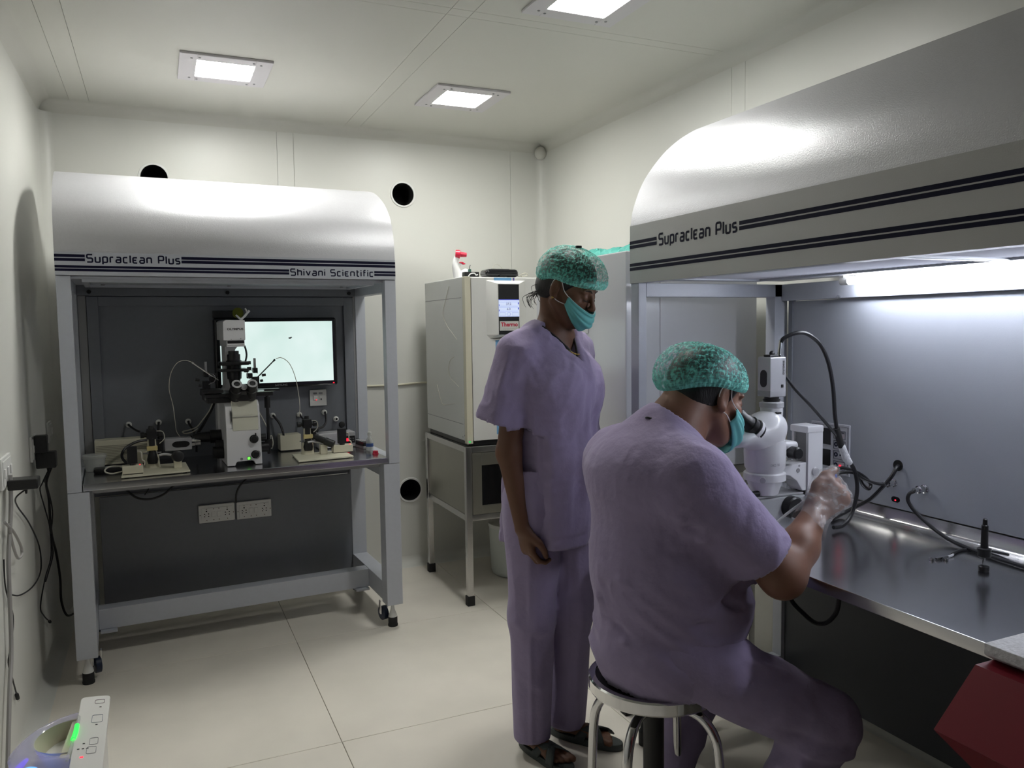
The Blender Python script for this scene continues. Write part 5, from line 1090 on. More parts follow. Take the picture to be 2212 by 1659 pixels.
def add_head(S, H, fem=False):
    A = H.A; p = H.p; k_ = H.k
    E = lambda c, r, k=.015, op='u': S.ell(p(*c), [t*k_ for t in r], A, k, op)
    Cc = lambda a, b, r0, r1, k=.012, op='u': S.cap(p(*a), p(*b), r0*k_, r1*k_, k, op)
    E((-.012, 0, .035), (.097, .076, .087)); E((.030, 0, -.028), (.060, .058, .074), .02)
    jw = .040 if fem else .047
    E((.042, 0, -.074), (.046, jw, .038), .02); S.ell(p(.074, 0, -.098), [.019*k_]*3, None, .018)
    for s in (-1, 1):
        Cc((-.004, s*.054, -.045), (.055, s*.028, -.094), .020, .016, .02); E((.062, s*.041, -.020), (.022, .020, .018), .018)
        E((.094, s*.031, .000), (.016, .018, .012), .010, 's'); S.ell(p(.0805, s*.031, -.001), [.0128*k_]*3, None, .003)
        Cc((.083, s*.016, .020), (.078, s*.046, .020), .007, .006, .012)
        E((.103, s*.0095, -.035), (.009, .006, .0055), .006)
        E((-.010, s*.076, -.006), (.017, .0085, .031), .006); E((-.006, s*.084, -.004), (.009, .006, .018), .004, 's'); S.ell(p(-.004, s*.076, -.030), [.007*k_]*3, None, .006)
    Cc((.086, 0, .020), (.110, 0, -.026), .0062, .0085, .010); S.ell(p(.112, 0, -.030), [.0082*k_]*3, None, .008)
    E((.096, 0, -.058), (.010, .024, .0065), .007); E((.093, 0, -.070), (.010, .020, .006), .006)
def cap_mesh(H, name, parent, m, ax=(.118, .096, .112), c=(-.012, 0, .030), puff=.02, rim=((.100, .048), (-.006, .022), (-.10, -.040)), seed=1, nu=260, nv=70, crk=.0028):
    """bouffant cap: rim=(front (x,z), side(x,z), back(x,z))"""
    def q(th, v):
        cf = math.cos(th); sf = math.sin(th)
        zr = (rim[0][1] if cf > 0 else rim[2][1])*cf*cf+rim[1][1]*sf*sf
        e0 = math.asin(max(-.95, min(.95, (zr-c[2])/ax[2])))
        el = e0+(math.pi/2-e0)*v
        rr = 1+puff*math.sin(math.pi*min(1, v*1.15))**.8*(.6+.9*max(0, -cf))
        tuck = 1-.07*math.exp(-v*22)
        x = c[0]+ax[0]*rr*math.cos(el)*cf*tuck; y = c[1]+ax[1]*rr*math.cos(el)*sf*tuck; z = c[2]+ax[2]*rr*math.sin(el)
        return x, y, z
    U, Vv = np.meshgrid(np.linspace(0, 2*math.pi, nu, endpoint=False), np.linspace(0, .995, nv))
    P = np.array([q(a, b) for a, b in zip(U.ravel(), Vv.ravel())])
    n = (P-np.array(c))/np.array(ax)**2; n /= np.linalg.norm(n, axis=1)[:, None]
    th = U.ravel(); v = Vv.ravel()
    fold = np.abs(vnoise(np.stack([np.cos(th)*9+v*2, np.sin(th)*9, v*26], 1), seed))
    fine = vnoise(np.stack([P[:, 0]*70, P[:, 1]*160, P[:, 2]*160], 1), seed+3)
    ruff = np.sin(th*58+3*vnoise(np.stack([th*3, v*2, v*0], 1), seed+5))*np.exp(-v*16)*.0035
    P = P+n*(ruff+crk*(1-2*fold)*np.minimum(1, v*6)+.0012*fine)[:, None]
    Wd = H.C+(P @ H.A)*H.k
    I = np.arange(nu*nv).reshape(nv, nu); a = I[:-1]; b = np.roll(I, -1, 1)[:-1]; c2 = np.roll(I, -1, 1)[1:]; d = I[1:]
    Q = np.stack([a, b, c2, d], -1).reshape(-1, 4)
    return Wd, Q, np.stack([th/(2*math.pi), v], 1)
def local(o_loc, P): return P-np.array(o_loc)
# bouffant net material: gathered translucent fabric, denser at the elastic rim
mc = bpy.data.materials.new('teal_bouffant_net'); mc.use_nodes = True; nt = mc.node_tree; b = nt.nodes['Principled BSDF']
b.inputs['Base Color'].default_value = (.20, .66, .57, 1); b.inputs['Roughness'].default_value = .6; b.inputs['Specular IOR Level'].default_value = .3
uvn = nt.nodes.new('ShaderNodeUVMap'); uvn.uv_map = 'cap'
def _n(sc, dist, det, lo, hi, a0, a1):
    mp = nt.nodes.new('ShaderNodeMapping'); mp.inputs['Scale'].default_value = sc; nt.links.new(uvn.outputs[0], mp.inputs[0])
    nz = nt.nodes.new('ShaderNodeTexNoise'); nz.inputs['Scale'].default_value = 1; nz.inputs['Detail'].default_value = det; nz.inputs['Distortion'].default_value = dist; nt.links.new(mp.outputs[0], nz.inputs['Vector'])
    mr = nt.nodes.new('ShaderNodeMapRange'); mr.inputs[1].default_value = lo; mr.inputs[2].default_value = hi; mr.inputs[3].default_value = a0; mr.inputs[4].default_value = a1; nt.links.new(nz.outputs['Fac'], mr.inputs[0]); return mr, nz
m1, n1 = _n((95, 16, 1), .6, 2, .46, .60, .10, .62); m2, n2 = _n((26, 60, 1), 1.2, 2, .52, .64, 0, .34)
sep = nt.nodes.new('ShaderNodeSeparateXYZ'); nt.links.new(uvn.outputs[0], sep.inputs[0])
rimr = nt.nodes.new('ShaderNodeMapRange'); rimr.inputs[1].default_value = .0; rimr.inputs[2].default_value = .26; rimr.inputs[3].default_value = .50; rimr.inputs[4].default_value = .0; nt.links.new(sep.outputs[1], rimr.inputs[0])
ad1 = nt.nodes.new('ShaderNodeMath'); ad1.operation = 'ADD'; ad2 = nt.nodes.new('ShaderNodeMath'); ad2.operation = 'ADD'; ad2.use_clamp = True
nt.links.new(m1.outputs[0], ad1.inputs[0]); nt.links.new(m2.outputs[0], ad1.inputs[1]); nt.links.new(ad1.outputs[0], ad2.inputs[0]); nt.links.new(rimr.outputs[0], ad2.inputs[1]); nt.links.new(ad2.outputs[0], b.inputs['Alpha'])
bpn = nt.nodes.new('ShaderNodeBump'); bpn.inputs['Strength'].default_value = .5; bpn.inputs['Distance'].default_value = .003; nt.links.new(n1.outputs['Fac'], bpn.inputs['Height']); nt.links.new(bpn.outputs[0], b.inputs['Normal'])
def cap_obj(H, parent, loc, **k):
    P, Q, UV = cap_mesh(H, 'c', parent, mc, **k); o = quads('bouffant_cap', P-np.array(loc), Q, mc, parent); o['label'] = 'teal net bouffant cap'
    me = o.data; uvl = me.uv_layers.new(name='cap'); vi = np.zeros(len(me.loops), np.int32); me.loops.foreach_get('vertex_index', vi); q = UV[vi].copy()
    q = q.reshape(-1, 4, 2); wrap = (q[:, :, 0].max(1)-q[:, :, 0].min(1)) > .5; q[wrap, :, 0] = np.where(q[wrap, :, 0] < .5, q[wrap, :, 0]+1, q[wrap, :, 0])
    uvl.data.foreach_set('uv', q.reshape(-1).astype(np.float32)); return o
# thin plastic glove
mg = bpy.data.materials.new('clear_plastic_glove'); mg.use_nodes = True; nt = mg.node_tree; b = nt.nodes['Principled BSDF']
b.inputs['Base Color'].default_value = (.85, .83, .84, 1); b.inputs['Roughness'].default_value = .16; b.inputs['Alpha'].default_value = .30; b.inputs['Specular IOR Level'].default_value = 1.0
nz = nt.nodes.new('ShaderNodeTexNoise'); nz.inputs['Scale'].default_value = 32; nz.inputs['Detail'].default_value = 3; bpn = nt.nodes.new('ShaderNodeBump'); bpn.inputs['Strength'].default_value = .9; bpn.inputs['Distance'].default_value = .006
tcn = nt.nodes.new('ShaderNodeTexCoord'); mp = nt.nodes.new('ShaderNodeMapping'); mp.inputs['Scale'].default_value = (1, .4, 1.3); nt.links.new(tcn.outputs['Object'], mp.inputs[0]); nt.links.new(mp.outputs[0], nz.inputs['Vector'])
nt.links.new(nz.outputs['Fac'], bpn.inputs['Height']); nt.links.new(bpn.outputs[0], b.inputs['Normal'])
al = nt.nodes.new('ShaderNodeMapRange'); al.inputs[1].default_value = .48; al.inputs[2].default_value = .72; al.inputs[3].default_value = .15; al.inputs[4].default_value = .50
nt.links.new(nz.outputs['Fac'], al.inputs[0]); nt.links.new(al.outputs[0], b.inputs['Alpha'])

def mask_part(H, parent, loc, top=-.046, bot=-.122, m=M_MASK, seed=2):
    mb = MB(); nu, nv = 46, 22
    def fn(u, v):
        ph = (u*2-1)*R(78); c_, s_ = math.cos(ph), math.sin(ph); w = abs(u*2-1)
        zt_ = top+.034*w**1.6; zb_ = bot+.074*w**1.7
        z = zt_+(zb_-zt_)*v
        pl = .0022*math.sin(v*math.pi*7)*(1-w**3)
        x = .022+(.094+.010*math.sin(math.pi*v)+pl-.030*max(0, v-.62)**1.2*2.2)*c_
        y = (.070+.004*math.sin(math.pi*v)+pl)*s_*(1-.18*max(0, v-.5))
        if v < .12: x += .003
        return Vector(H.p(x, y, z))-Vector(loc)
    mb.grid(fn, nu, nv); o = part('face_mask', mb, m, parent, 'teal pleated face mask', ang=60)
    md = o.modifiers.new('solid', 'SOLIDIFY'); md.thickness = .0015; md.offset = 1
    part('mask_edge', MB().tube([fn(i/20, 0) for i in range(21)], .0016, 6, sub=2), mat('pale_mask_edge', (.55, .70, .70), .7), o)
    for s in (-1, 1):
        u = 1 if s > 0 else 0
        a, c = fn(u, .03), fn(u, .97); L_ = Vector(loc)
        pts = [a, Vector(H.p(.022, s*.071, .0))-L_, Vector(H.p(.006, s*.080, .026))-L_, Vector(H.p(-.012, s*.081, .030))-L_, Vector(H.p(-.024, s*.078, .012))-L_, Vector(H.p(-.022, s*.077, -.018))-L_, Vector(H.p(-.004, s*.074, -.034))-L_, Vector(H.p(.014, s*.072, -.040))-L_, c]
        part('ear_loop', MB().tube(pts, .0014, 6), M_LOOP, o)
    return o
def cloth(name, S, m, parent, loc, disp=None, it=2, caps=(), solid=.0025):
    P, Q = S.extract(); P = relax(P, Q, it)
    if caps:
        ctr = P[Q].mean(1); n = np.cross(P[Q[:, 2]]-P[Q[:, 0]], P[Q[:, 3]]-P[Q[:, 1]]); n /= np.linalg.norm(n, axis=1)[:, None]+1e-12
        keep = np.ones(len(Q), bool)
        for (pt, nn) in caps:
            nn = unit(nn); keep &= ~((np.abs((ctr-np.array(pt)) @ nn) < .007) & (n @ nn > .75))
        Q = Q[keep]
        ed = np.sort(np.concatenate([Q[:, [0, 1]], Q[:, [1, 2]], Q[:, [2, 3]], Q[:, [3, 0]]]), axis=1); ue, cn = np.unique(ed, axis=0, return_counts=True); bv = np.unique(ue[cn == 1])
        hem = np.full(len(P), 1., np.float32)
        for (pt, nn) in caps:
            nn = unit(nn); dd = (P-np.array(pt)) @ nn; near = bv[np.abs(dd[bv]) < .012]; P[near] -= (dd[near][:, None]*nn).astype(np.float32)
    if disp is not None:
        N = vnormals(P, Q); P = P+N*disp(P, N)[:, None]
    return quads(name, P-np.array(loc, dtype=np.float32), Q, m, parent, solid)
def ridge(n, s=1.): return 1-np.abs(n)**s*2

# ================================================================== standing woman
WP0 = np.array([1.18, 2.30, 0.]); Wr = np.array([.89206, -.45193, 0]); Wt = np.array([-.45193, -.89206, 0])
def wp(a, b, z): return WP0+a*Wr+b*Wt+np.array([0, 0, z])
tf_ = unit(.819*Wr+.574*Wt); tr_ = unit(-.574*Wr+.819*Wt)       # chest facing and her right
wo = thing('person', 'standing person in lilac scrubs, teal cap and lowered mask, looking down', 'person', (1.16, 2.29, 0), 0)
WL = (1.16, 2.29, 0)
HW = Head(wp(.044, .030, 1.520), head_axes((.906*Wr+.423*Wt)[:2], R(25), R(-3)), .95)
S = SDF(axis_var((.88, .98, .006), (.98, 1.42, .0038), (1.42, 1.50, .006)), axis_var((1.98, 2.08, .006), (2.08, 2.45, .0038), (2.45, 2.56, .006)), axis_var((0, .05, .004), (.05, .58, .009), (.58, .80, .0036), (.80, 1.30, .008), (1.30, 1.64, .0032)))
def tor(a, b, z): return wp(a, b, z)
# trunk
S.ecap(tor(-.005, .0, .90), tor(0, 0, 1.02), (.145, .095), (.120, .085), tr_, .0)
S.ecap(tor(0, 0, 1.02), tor(.005, .0, 1.22), (.120, .085), (.140, .088), tr_, .04)
S.ecap(tor(.005, 0, 1.22), tor(.0, -.005, 1.31), (.135, .080), (.110, .055), tr_, .05)
shR = wp(-.108, .098, 1.318); shL = wp(.060, -.120, 1.318)
S.cap(shR, shL, .040, .040, .05); S.cap(wp(-.06, .04, 1.345), wp(.0, -.005, 1.39), .033, .042, .05); S.cap(wp(.035, -.06, 1.345), wp(.0, -.005, 1.39), .033, .042, .05)
nb = HW.p(-.035, 0, -.05); S.cap(wp(0, -.01, 1.34), nb, .050, .045, .03)
add_head(S, HW, True)
# legs, feet
RA, LA = wp(-.086, .068, .09), wp(.032, -.030, .09)
for hip, kn, an, heel, toe in ((wp(-.065, .055, .86), wp(-.082, .062, .47), RA, (1.064, 2.335, .03), (1.118, 2.128, .028)), (wp(.055, -.05, .86), wp(.050, -.035, .47), LA, (1.192, 2.352, .03), (1.330, 2.180, .028))):
    S.cap(hip, kn, .078, .052, .03); S.cap(kn, an, .048, .032, .03)
    heel = np.array(heel)+[0, 0, .012]; toe = np.array(toe)+[0, 0, .008]; d = unit(toe-heel); w = np.cross((0, 0, 1), d)
    S.cap(an, heel+d*.03+[0, 0, .004], .032, .026, .02); S.ecap(heel+d*.02, heel+d*.15, (.026, .022), (.038, .017), w, .02)
    for i, (o_, L_, r_) in enumerate(((.030, .0, .011), (.013, -.004, .009), (-.003, -.012, .0085), (-.017, -.022, .008), (-.030, -.034, .0075))):
        sg = 1 if i >= 0 else 1; side = 1 if kn is not None else 1
        inner = 1 if (an is LA) else -1      # big toe on the inner side
        q0 = heel+d*.155-w*(o_*inner)*1.0; q1 = heel+d*(.212+L_)-w*(o_*inner)*1.05
        S.cap(q0+[0, 0, -.004], q1+[0, 0, -.006], r_, r_, .006)
# arms
elR = wp(-.147, .125, 1.005); wrR = wp(-.106, .150, .772)
S.cap(shR, elR, .045, .038, .03); S.cap(elR, wrR, .038, .024, .02)
elL = wp(.075, -.165, 1.03); wrL = wp(.080, -.150, .80); S.cap(shL, elL, .045, .038, .03); S.cap(elL, wrL, .038, .024, .02)
def relaxed_hand(S, wr, hd, dors, thumb_side, k=1., curl=1.):
    h = unit(hd); dv = np.array(dors)-h*np.dot(dors, h); dv = unit(dv); th = unit(np.array(thumb_side)-h*np.dot(thumb_side, h)); th = unit(th-dv*np.dot(th, dv))
    S.ecap(wr+h*.010*k, wr+h*.072*k, (.026*k, .018*k), (.036*k, .0135*k), th, .015)
    for off, L1, r in ((.027, .040, .0092), (.009, .044, .0095), (-.009, .041, .0092), (-.026, .033, .0082)):
        p0 = wr+h*.078*k+th*off*k+dv*.002; d1 = unit(h*.86-dv*.50*curl); d2 = unit(h*.45-dv*.88*curl); d3 = unit(-h*.15-dv*.98*curl)
        p1 = p0+d1*L1*k; p2 = p1+d2*L1*.62*k; p3 = p2+d3*L1*.45*k
        S.cap(p0-h*.02*k, p0, r*k, r*1.05*k, .008); S.cap(p0, p1, r*1.02*k, r*.95*k, .004); S.cap(p1, p2, r*.97*k, r*.88*k, .002); S.cap(p2, p3, r*.88*k, r*.78*k, .002)
    t0 = wr+h*.018*k+th*.022*k-dv*.004; t1 = wr+h*.052*k+th*.044*k-dv*.018; t2 = wr+h*.082*k+th*.046*k-dv*.030; t3 = wr+h*.104*k+th*.040*k-dv*.036
    S.cap(t0, t1, .0145*k, .0125*k, .012); S.cap(t1, t2, .0118*k, .0105*k, .004); S.cap(t2, t3, .0105*k, .0085*k, .003)
relaxed_hand(S, wrR, (wp(-.078, .150, .64)-wrR), -.80*Wr+.6*Wt, tf_, .98, .9)
relaxed_hand(S, wrL, (wp(.075, -.140, .67)-wrL), -tr_, tf_, .98, .9)
P, Q = S.extract(); P = relax(P, Q, 1, .4)
body = quads('body', P-np.array(WL, dtype=np.float32), Q, M_SKIN, wo)
# shirt
X_S, Y_S = axis(.84, 1.52, .0062), axis(1.96, 2.62, .0062)
S = SDF(X_S, Y_S, axis(.64, 1.46, .0062))
S.ecap(wp(-.022, .0, .62), wp(-.008, .004, .98), (.200, .148), (.176, .138), tr_, .0)
S.ecap(wp(-.008, .004, .98), wp(-.002, .010, 1.20), (.176, .138), (.168, .128), tr_, .03)
S.ecap(wp(-.002, .008, 1.20), wp(-.010, -.004, 1.315), (.164, .116), (.136, .076), tr_, .05)
S.ell(wp(-.002, .008, 1.19)+tf_*.052+tr_*.06, (.072, .072, .09), None, .07); S.ell(wp(-.002, .008, 1.19)+tf_*.052-tr_*.06, (.072, .072, .09), None, .07)
S.cap(wp(-.112, .102, 1.318), wp(.064, -.124, 1.318), .054, .054, .06)
S.cap(wp(-.080, .065, 1.345), wp(-.042, .02, 1.385), .045, .040, .05); S.cap(wp(.045, -.08, 1.345), wp(.030, -.04, 1.385), .045, .040, .05)
hcR = wp(-.172, .125, 1.105); S.cap(wp(-.118, .100, 1.31), hcR, .064, .072, .03); S.cap(hcR, hcR+(hcR-wp(-.118, .100, 1.31))*.35, .072, .086, .02)
hcL = wp(.078, -.165, 1.10); S.cap(wp(.066, -.125, 1.31), hcL, .060, .064, .03)
hemR = wp(-.172, .125, 1.100)
# hem of the sleeve slopes: outer corner higher than inner corner
s_n = unit(np.array([0, 0, -.95])+.30*(-Wr))
x, y, z = S.pts((slice(None),)*3)
cutR = np.minimum((x-hemR[0])*s_n[0]+(y-hemR[1])*s_n[1]+(z-hemR[2])*s_n[2], 1)
lat = (x-WP0[0])*tr_[0]+(y-WP0[1])*tr_[1]                       # only in the sleeve zone
zone = (lat > .150)
S.F = np.where(zone & (z < 1.16), np.maximum(S.F, cutR.astype(np.float32)), S.F)
# split below the sleeve: nothing outside the trunk
S.F = np.where((lat < -.165) & (z < 1.08), np.maximum(S.F, (1.08-z).astype(np.float32)), S.F)
S.plane(wp(0, 0, .705), (0, 0, -1))
vb_ = wp(-.002, .008, 0); zv = 1.280
def vcut(x, y, z):
    s_ = np.abs((x-vb_[0])*tr_[0]+(y-vb_[1])*tr_[1]); f_ = (x-vb_[0])*tf_[0]+(y-vb_[1])*tf_[1]
    return np.maximum(-(z-zv-1.42*s_)*.57, -(f_-.005))
S.put(vcut, (.85, 1.97, 1.2), (1.5, 2.6, 1.46), 0, 's')
S.cap(wp(-.002, -.012, 1.375), wp(.0, -.005, 1.50), .062, .070, .008, 's')
def fW(P, N):
    l = (P-WP0) @ tr_; f = (P-WP0) @ tf_; z = P[:, 2]
    d = .0062*ridge(vnoise(np.stack([l*15+z*3, f*15, z*3.6], 1), 3))*np.clip((1.30-z)*5, .25, 1)
    d += .0040*vnoise(np.stack([l*30, f*30, z*9], 1), 4)+.0026*ridge(vnoise(np.stack([l*34+z*26, f*26, z*22], 1), 6))
    for a, b_, w, am in ((wp(-.115, .16, 1.34), wp(.02, .14, 1.14), .012, .008), (wp(-.10, .16, 1.30), wp(.0, .15, 1.05), .010, .007), (wp(.095, .10, 1.20), wp(.085, .12, .75), .012, .009), (wp(.125, .07, 1.20), wp(.13, .07, .75), .012, -.009), (wp(.05, .13, 1.10), wp(.03, .15, .72), .012, .008), (wp(-.13, .16, 1.33), wp(-.19, .19, 1.14), .010, .006), (wp(-.135, .14, 1.33), wp(.02, .13, 1.12), .016, .007), (wp(-.125, .14, 1.27), wp(-.02, .14, 1.02), .014, .006), (wp(.07, .13, 1.27), wp(.085, .12, .90), .013, .007), (wp(.085, .1, 1.24), wp(.125, .09, .85), .012, .006), (wp(.05, .13, 1.26), wp(.06, .13, 1.05), .010, .006), (wp(-.16, .12, 1.30), wp(-.13, .17, 1.12), .012, .006), (wp(-.10, .14, 1.24), wp(-.10, .15, .95), .018, -.007), (wp(.14, 0, 1.32), wp(.15, .05, 1.15), .010, .006)):
        q, t = seg_d(P, a, b_); d += am*np.exp(-(q/w)**2)*np.sin(np.pi*np.clip(t*.94+.05, 0, 1))
    s_ = np.abs((P-vb_) @ tr_); e = (z-zv-1.42*s_)*.57; fr_ = ((P-vb_) @ tf_) > .0
    d += np.where(fr_ & (e > -.030), .0022, 0)
    d += np.where((z < .732) & (z > .70), .0012, 0)
    aa = (P-WP0) @ Wr; bb = (P-WP0) @ Wt
    d += np.where((bb > .05) & (aa > -.065) & (aa < .125) & (z > .745) & (z < .925), .0034, 0)
    return d
sh = cloth('scrub_shirt', S, M_SCRUB, wo, WL, fW, 2, [(wp(0, 0, .705), (0, 0, -1)), (hemR, s_n), (wp(0, 0, 1.08), (0, 0, -1))])
sh['label'] = 'lilac V-neck scrub shirt'
def on_front(l, z):
    """approximate front surface of the shirt at lateral l"""
    return wp(-.002, .008, z)+tr_*l+tf_*(.118*math.sqrt(max(0, 1-(l/.19)**2))+(.028 if z < 1.26 else .028*max(0, (1.34-z)/.08)))

part('hem_pocket', MB().grid(lambda u, v: Vector(wp(.0, .0, .94-.14*v)+tr_*(.105-.12*u)+tf_*(.150-.0))-Vector(WL), 8, 8), M_SCRUB, wo) if False else None
# undershirt edge and gold chain in the V
def vline(s, n=9, off=-.012, z1=1.395):
    out = []
    for i in range(n):
        z = zv+.004+(z1-zv)*i/(n-1); l = s*max(0, (z-zv)/1.42-.010); z_ = z
        out.append(Vector(wp(-.002, .008, z_)+tr_*l+tf_*(.104-(.115*((z_-zv)/.145)**1.5)+off))-Vector(WL))
    return out
for s in (-1, 1): part('undershirt_edge', MB().tube(vline(s), .0036, 7), M_BLACK, wo)
ch = []
for i in range(25):
    a = math.pi*2*i/24; fc = math.cos(a); q = wp(.0, .0, 1.392-.085*(.5+.5*fc)**1.6)+tf_*(.074*fc+.018)+tr_*(.054*math.sin(a)); ch.append(Vector(q)-Vector(WL))
part('necklace', MB().tube(ch[:-1], .0022, 7, closed=True, sub=3), M_GOLD, wo, 'thin gold chain')
# trousers
S = SDF(axis(.96, 1.42, .0066), axis(2.08, 2.52, .0066), axis(.03, .95, .0075))
S.ecap(wp(-.008, 0, .93), wp(-.008, 0, .80), (.165, .115), (.168, .120), tr_, .0)
for hip, kn, an in ((wp(-.075, .055, .84), wp(-.083, .064, .46), wp(-.086, .066, .04)), (wp(.055, -.05, .84), wp(.048, -.032, .46), wp(.030, -.030, .05))):
    S.cap(hip, kn, .098, .073, .03); S.cap(kn, an, .073, .058, .03)
S.plane((0, 0, .052), (0, 0, -1))
def fT(P, N):
    l = (P-WP0) @ Wr; f = (P-WP0) @ Wt; z = P[:, 2]
    d = .0045*ridge(vnoise(np.stack([l*20+z*2, f*20, z*3.5], 1), 11))+.003*vnoise(np.stack([l*30, f*30, z*10], 1), 12)
    for a, b_, w, am in ((wp(-.086, .14, .80), wp(-.086, .13, .06), .008, .006), (wp(.04, .05, .80), wp(.03, .04, .07), .008, .005), (wp(-.13, .12, .46), wp(-.03, .14, .42), .014, .006), (wp(-.13, .10, .30), wp(-.05, .13, .24), .014, .006), (wp(.0, .08, .62), wp(.09, .03, .70), .014, .006)):
        q, t = seg_d(P, a, b_); d += am*np.exp(-(q/w)**2)
    return d
tr = cloth('scrub_trousers', S, M_SCRUB, wo, WL, fT, 2, [((0, 0, .052), (0, 0, -1))]); tr['label'] = 'lilac scrub trousers'
# hair, cap, mask, brows
def hair_part(H, parent, loc, cut=.050, low=-.045, back=.006):
    S = SDF(*[axis(H.C[i]-.15, H.C[i]+.15, .004) for i in range(3)])
    S.ell(H.p(-.014, 0, .034), [t*H.k for t in (.102, .0805, .092)], H.A, 0); S.ell(H.p(-.055, 0, -.018), [t*H.k for t in (.058, .066, .052)], H.A, .02)
    S.ell(H.p(.098, 0, -.045), [t*H.k for t in (.095, .12, .100)], H.A, .01, 's')
    for s in (-1, 1): S.ell(H.p(.0, s*.083, -.012), [t*H.k for t in (.026, .022, .040)], H.A, .005, 's')
    S.plane(H.p(0, 0, low), -H.A[2])
    P, Q = S.extract(); P = relax(P, Q, 2); return quads('hair', P-np.array(loc, dtype=np.float32), Q, M_HAIR, parent)
hr = hair_part(HW, wo, WL, low=-.062)
for k in range(26):
    rr = random.Random(40+k); s0 = HW.p(-.082+rr.uniform(-.008, .012), rr.uniform(-.01, .058), -.040+rr.uniform(-.02, .02)); L_ = rr.uniform(.6, 1.25); sw_ = rr.uniform(-1, 1)
    pts = [s0, s0+HW.v(-.012, .003*sw_, -.010)*L_, s0+HW.v(-.020-.006*sw_, .006*sw_, -.026)*L_, s0+HW.v(-.014, .004, -.042)*L_, s0+HW.v(-.004, .002*sw_, -.050)*L_]
    part('hair_strand', MB().tube([Vector(p)-Vector(WL) for p in pts], .001, 5, rads=[.0016, .0011, .0008, .0006, .0004]), M_HAIR, hr)
cap_obj(HW, wo, WL, ax=(.120, .098, .104), c=(.004, 0, .034), puff=.06, rim=((.098, .040), (-.006, .026), (-.10, -.034)), seed=5)
part('hair_clip', MB().box(-.010, .010, -.004, .004, 0, .008, .002, Matrix.Translation(Vector(HW.p(-.006, .02, .138))-Vector(WL))), M_BLACK, wo)
mask_part(HW, wo, WL, top=-.047, bot=-.116)
for s in (-1, 1):
    part('eyebrow', MB().tube([Vector(HW.p(*q))-Vector(WL) for q in ((.0945, s*.014, .020), (.093, s*.028, .0265), (.081, s*.047, .022))], .0016, 6, rads=[.0017, .0018, .0008]), M_HAIR, wo)
    part('eyelid_lashes', MB().tube([Vector(HW.p(*q))-Vector(WL) for q in ((.0905, s*.018, -.007), (.0955, s*.031, -.010), (.087, s*.045, -.006))], .0014, 5), M_HAIR, wo)
part('earring', MB().ell(Vector(HW.p(-.002, .084, -.034))-Vector(WL), (.0042, .0042, .0042)), M_GOLD, wo)
# sandals (lifted out with her, but things she stands in)
M_SAND = mat('dark_green_grey_rubber', (.045, .055, .055), .55, bump=.2, bscale=120)
for k, (heel, toe) in enumerate((((1.062, 2.345), (1.124, 2.105)), ((1.186, 2.362), (1.342, 2.163)))):
    h = np.array([*heel, 0.]); t_ = np.array([*toe, 0.]); d = unit(t_-h); w = np.cross((0, 0, 1), d); L_ = np.linalg.norm(t_-h)
    sd_ = thing('sandal', ('dark cross-strap sandal nearest the camera on the standing person', 'dark cross-strap sandal beside the stool on the standing person')[k], 'sandal', tuple(h), 0, 'cross-strap sandals')
    ol = []
    for i in range(36):
        a = 2*math.pi*i/36; q = math.cos(a); wd = (.038+.010*max(0, q)-.004*(1-abs(q)))*math.sin(a); ol.append((d*(L_/2+(L_/2+.006)*q)+w*wd)[:2])
    part('sole', MB().prism([tuple(p) for p in ol], 'z', 0, .024, .004), M_SAND, sd_)
    for s in (-1, 1):
        mb = MB(); mb.grid(lambda u, v: Vector(d*(.120+.075*u*1.0+(v-.5)*.034-(.0)) + w*s*(.045-.090*u) + np.array([0, 0, .016+.042*math.sin(math.pi*(.02+.96*u))**.6])), 14, 4)
        o = part('strap', mb, M_SAND, sd_, ang=60); md = o.modifiers.new('solid', 'SOLIDIFY'); md.thickness = .005; md.offset = 0
# ================================================================== seated man
MLOC = (1.135, 1.671, 0)
mo = thing('person', 'seated person in lilac scrubs and teal cap bending to the stereo microscope', 'person', MLOC, 0)
HM = Head((1.288, 1.660, 1.212), head_axes((1., .06), R(16), R(2)), 1.02)
MY = 1.66
shR, shL = np.array([1.13, 1.492, 1.035]), np.array([1.13, 1.828, 1.035])
elR, wrR = np.array([1.320, 1.412, .806]), np.array([1.483, 1.478, .922])
elL, wrL = np.array([1.30, 1.90, .86]), np.array([1.42, 1.905, .845])
hipR, knR, anR = np.array([1.16, 1.565, .585]), np.array([1.455, 1.405, .425]), np.array([1.315, 1.475, .09])
hipL, knL, anL = np.array([1.16, 1.755, .585]), np.array([1.475, 1.865, .455]), np.array([1.26, 1.80, .09])
S = SDF(axis_var((.92, 1.16, .0065), (1.16, 1.62, .0038)), axis_var((1.28, 1.40, .006), (1.40, 1.78, .0038), (1.78, 2.0, .007)), axis_var((0, .85, .008), (.85, 1.36, .0036)))
RY_ = np.array([0, -1., 0])
S.ell((1.135, MY, .595), (.120, .155, .090), None, 0); S.ecap((1.145, MY, .62), (1.160, MY, .80), (.155, .140), (.160, .150), RY_, .04)
S.ecap((1.155, MY, .80), (1.125, MY, 1.0), (.165, .155), (.170, .120), RY_, .05)
S.cap(shR, shL, .058, .058, .06); S.cap((1.13, 1.58, 1.06), (1.18, MY, 1.13), .05, .06, .05); S.cap((1.13, 1.74, 1.06), (1.18, MY, 1.13), .05, .06, .05)
S.cap((1.165, MY, 1.09), HM.p(-.045, 0, -.045), .070, .064, .04); S.cap(HM.p(-.06, 0, -.01), HM.p(-.075, 0, -.07), .05, .055, .03)
add_head(S, HM, False)
S.cap(shR, elR, .062, .050, .04); S.cap(elR, (elR+wrR)/2+[-.004, -.004, -.006], .050, .046, .03); S.cap((elR+wrR)/2+[-.004, -.004, -.006], wrR, .046, .029, .02)
